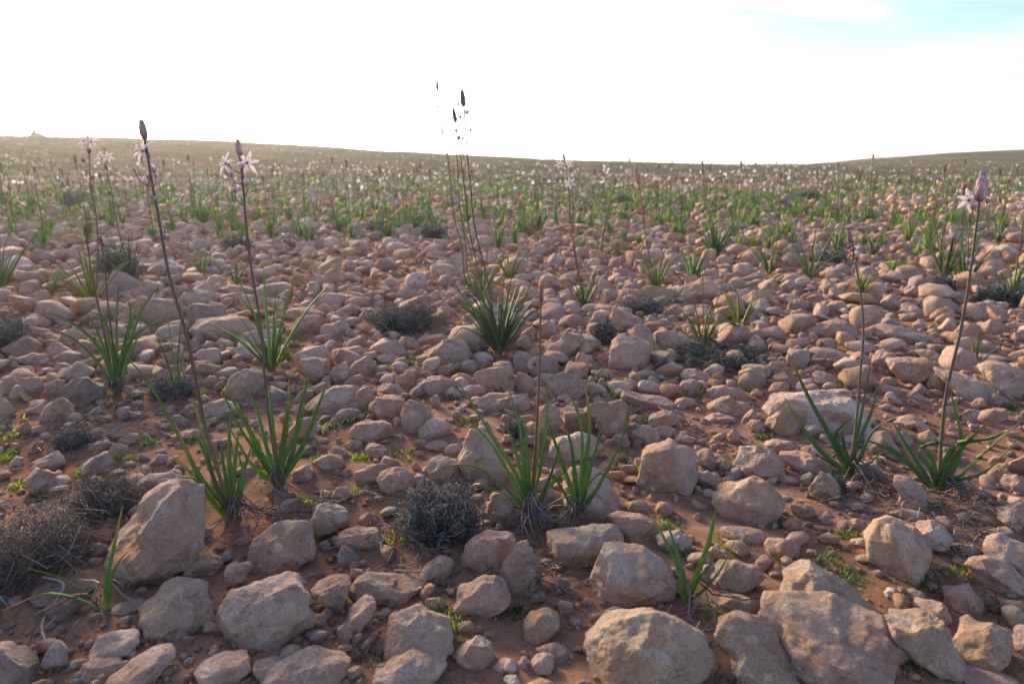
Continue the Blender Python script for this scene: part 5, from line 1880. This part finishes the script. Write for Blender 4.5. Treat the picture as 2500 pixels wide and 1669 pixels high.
for _ in range(15000):
    y = math.exp(rs.uniform(math.log(4.2), math.log(78.0)))
    x = rs.uniform(-1, 1) * (.84 * y + .4)
    want = .035 + .80 * min(max((y - 6) / 15.0, 0), 1) - .10 * min(max((y - 30) / 40.0, 0), 1)     # share of tries kept
    c = clump(x, y) + .35 * noise1(x * .06, y * .06, 1.0, 36)
    want *= min(max(.5 + 1.5 * c, .04), 1.6)
    if rs.uniform() > want:
        continue
    if y < 9 and not grid_free(x, y, .02):
        continue
    spots.append((x, y))
spots.sort(key=lambda p: p[1])
n_ind = 300 - 36
ind, rest = spots[:n_ind], spots[n_ind:]
shared = {}
tk_ = {}
for (x, y) in ind:
    k = int(rs.integers(14))
    V, F, C, stalked = TUFT[k]
    if k not in shared:
        o = mesh_obj('asphodel', V, F, M_LEAF, C)
        shared[k] = o.data
    else:
        o = bpy.data.objects.new('asphodel', shared[k])
        COL.objects.link(o)
    o.location = (x, y, gz(x, y) - .004)
    o.rotation_euler = (0, 0, rs.uniform(0, 6.28))
    sc = rs.uniform(.65, 1.05)
    o.scale = (sc, sc, sc * rs.uniform(.9, 1.1))
    if y < 9.5:
        qx, qy = project(np.array([[x, y, gz(x, y)]]))
        qx, qy = float(qx[0]), float(qy[0])
        l = NEAR(qx, qy)
        sd_ = 'right' if qx > l[0] else 'left'
        dd_ = 'beyond' if qy < l[1] else 'before'
        kk = (l[2], sd_, dd_, stalked)
        tk_[kk] = tk_.get(kk, 0) + 1
        nth = ['', 'second ', 'third ', 'fourth ', 'fifth ', 'sixth ', 'seventh ', 'eighth ', 'ninth ', 'tenth ', 'eleventh ', 'twelfth ', 'thirteenth ', 'fourteenth ', 'fifteenth ', 'sixteenth ', 'seventeenth ', 'eighteenth ', 'nineteenth ', 'twentieth '][min(tk_[kk] - 1, 19)]
        tag(o, f"{nth}small {'flowering' if stalked else 'stalkless'} clump {dd_}, {sd_} of {l[2]}", 'plant', 'middle distance asphodels')
    else:
        tag(o, 'blurred flowering asphodel in the green band beyond the stones' if stalked else 'blurred leafy asphodel in the green band beyond the stones', 'plant',
            'green band flowering asphodels' if stalked else 'green band leafy asphodels')
far = Acc()
for (x, y) in rest:
    V, F, C, stalked = FARTUFT[int(rs.integers(16))]
    sc = rs.uniform(.6, 1.0)
    a = rs.uniform(0, 6.28)
    if y > 26 and not stalked and rs.uniform() < .5:
        continue
    ca, sa = math.cos(a), math.sin(a)
    W = np.stack([x + (V[:, 0] * ca - V[:, 1] * sa) * sc, y + (V[:, 0] * sa + V[:, 1] * ca) * sc, gz(x, y) - .004 + V[:, 2] * sc], 1)
    far.add(W, F, C)
print('far tufts', len(ind), len(rest), 'tris', sum(len(f) for f in far.f), 'rock tris', sum(len(f) for f in mass.f))
fo = far.build('distant_asphodels', M_LEAF)
kind(fo, 'stuff')
tag(fo, 'countless distant asphodels with white flower specks up to the crest', 'plants')

# rocky knoll on the skyline, far left
d = ray(88, 334)
t = 73.0 / d[1]
kp = EYE + d * t
ks = .62
kr = empty('rocky_knoll', (kp[0], kp[1], gz(kp[0], kp[1])))
tag(kr, 'small dark rocky knoll standing on the skyline at far left', 'outcrop')
for k, (dx, dz, w, h) in enumerate([(-.1, .30, .62, .72), (.75, .05, .95, .30), (-.8, .05, .75, .30), (-.15, .80, .30, .42), (.35, .25, .55, .45)]):
    P, F = SHAPES[3][k]
    V = (np.stack([P[:, 0] * w * 1.25, P[:, 1] * w, P[:, 2] * h * 1.3], 1) + np.array([dx, R.uniform(-.2, .2), dz])) * ks
    mesh_obj('stone', V, F, M_ROCK, np.array((.45, .42, .38)), kr)

# scattered tiny herbs and moss in the gaps further back
hb = Acc()
rs = np.random.default_rng(91)
for k in range(420):
    y = 1.6 + 6.5 * rs.uniform() ** .9
    x = rs.uniform(-1, 1) * (.84 * y + .2)
    if noise1(x * 1.4, y * 1.4, 9., 40) < .02:
        continue
    z0 = gz(x, y)
    base_c = np.array([(.20, .24, .045), (.11, .17, .05), (.085, .11, .05)][rs.integers(3)])
    rad = rs.uniform(.02, .06)
    for j in range(22):
        a = rs.uniform(0, 6.283)
        r = rad * rs.uniform() ** .5
        pt = np.array([x + math.cos(a) * r, y + math.sin(a) * r, z0 - .002])
        d = np.array([rs.normal(0, .5), rs.normal(0, .5), 1.0]) * rs.uniform(.010, .032)
        s = np.array([rs.normal(), rs.normal(), 0]); s = s / np.linalg.norm(s) * rs.uniform(.0016, .004)
        hb.add(np.array([pt - s, pt + s, pt + d * .6 + s, pt + d * .6 - s, pt + d]), [(0, 1, 2), (0, 2, 3), (3, 2, 4)], base_c * rs.uniform(.65, 1.4))
ho = hb.build('ground_herbs', M_LEAF, smooth=False)
kind(ho, 'stuff')
tag(ho, 'tiny green herbs and moss dotted in the gaps between the stones', 'herbs')


# ------------------------------------------------------------------ thin backlit haze over the whole plain
hm = bpy.data.materials.new('thin_haze')
hm.use_nodes = True
hn = hm.node_tree.nodes
hn.clear()
ho_ = hn.new('ShaderNodeOutputMaterial')
hv = hn.new('ShaderNodeVolumePrincipled')
hv.inputs['Color'].default_value = (.95, .94, .93, 1)
hv.inputs['Density'].default_value = 0.0011
hv.inputs['Anisotropy'].default_value = 0.55
hm.node_tree.links.new(hv.outputs[0], ho_.inputs['Volume'])
x_, y0_, y1_, z0_, z1_ = 460.0, -45.0, 235.0, -14.0, 8.0
HV = np.array([(sx * x_, yy, zz_) for zz_ in (z0_, z1_) for yy in (y0_, y1_) for sx in (-1, 1)])
HF = np.array([(0, 2, 3, 1), (4, 5, 7, 6), (0, 1, 5, 4), (2, 6, 7, 3), (0, 4, 6, 2), (1, 3, 7, 5)])
haze = mesh_obj('haze', HV, HF, hm, smooth=False)
kind(haze, 'stuff')
tag(haze, 'thin bright haze hanging over the stony plain', 'haze')
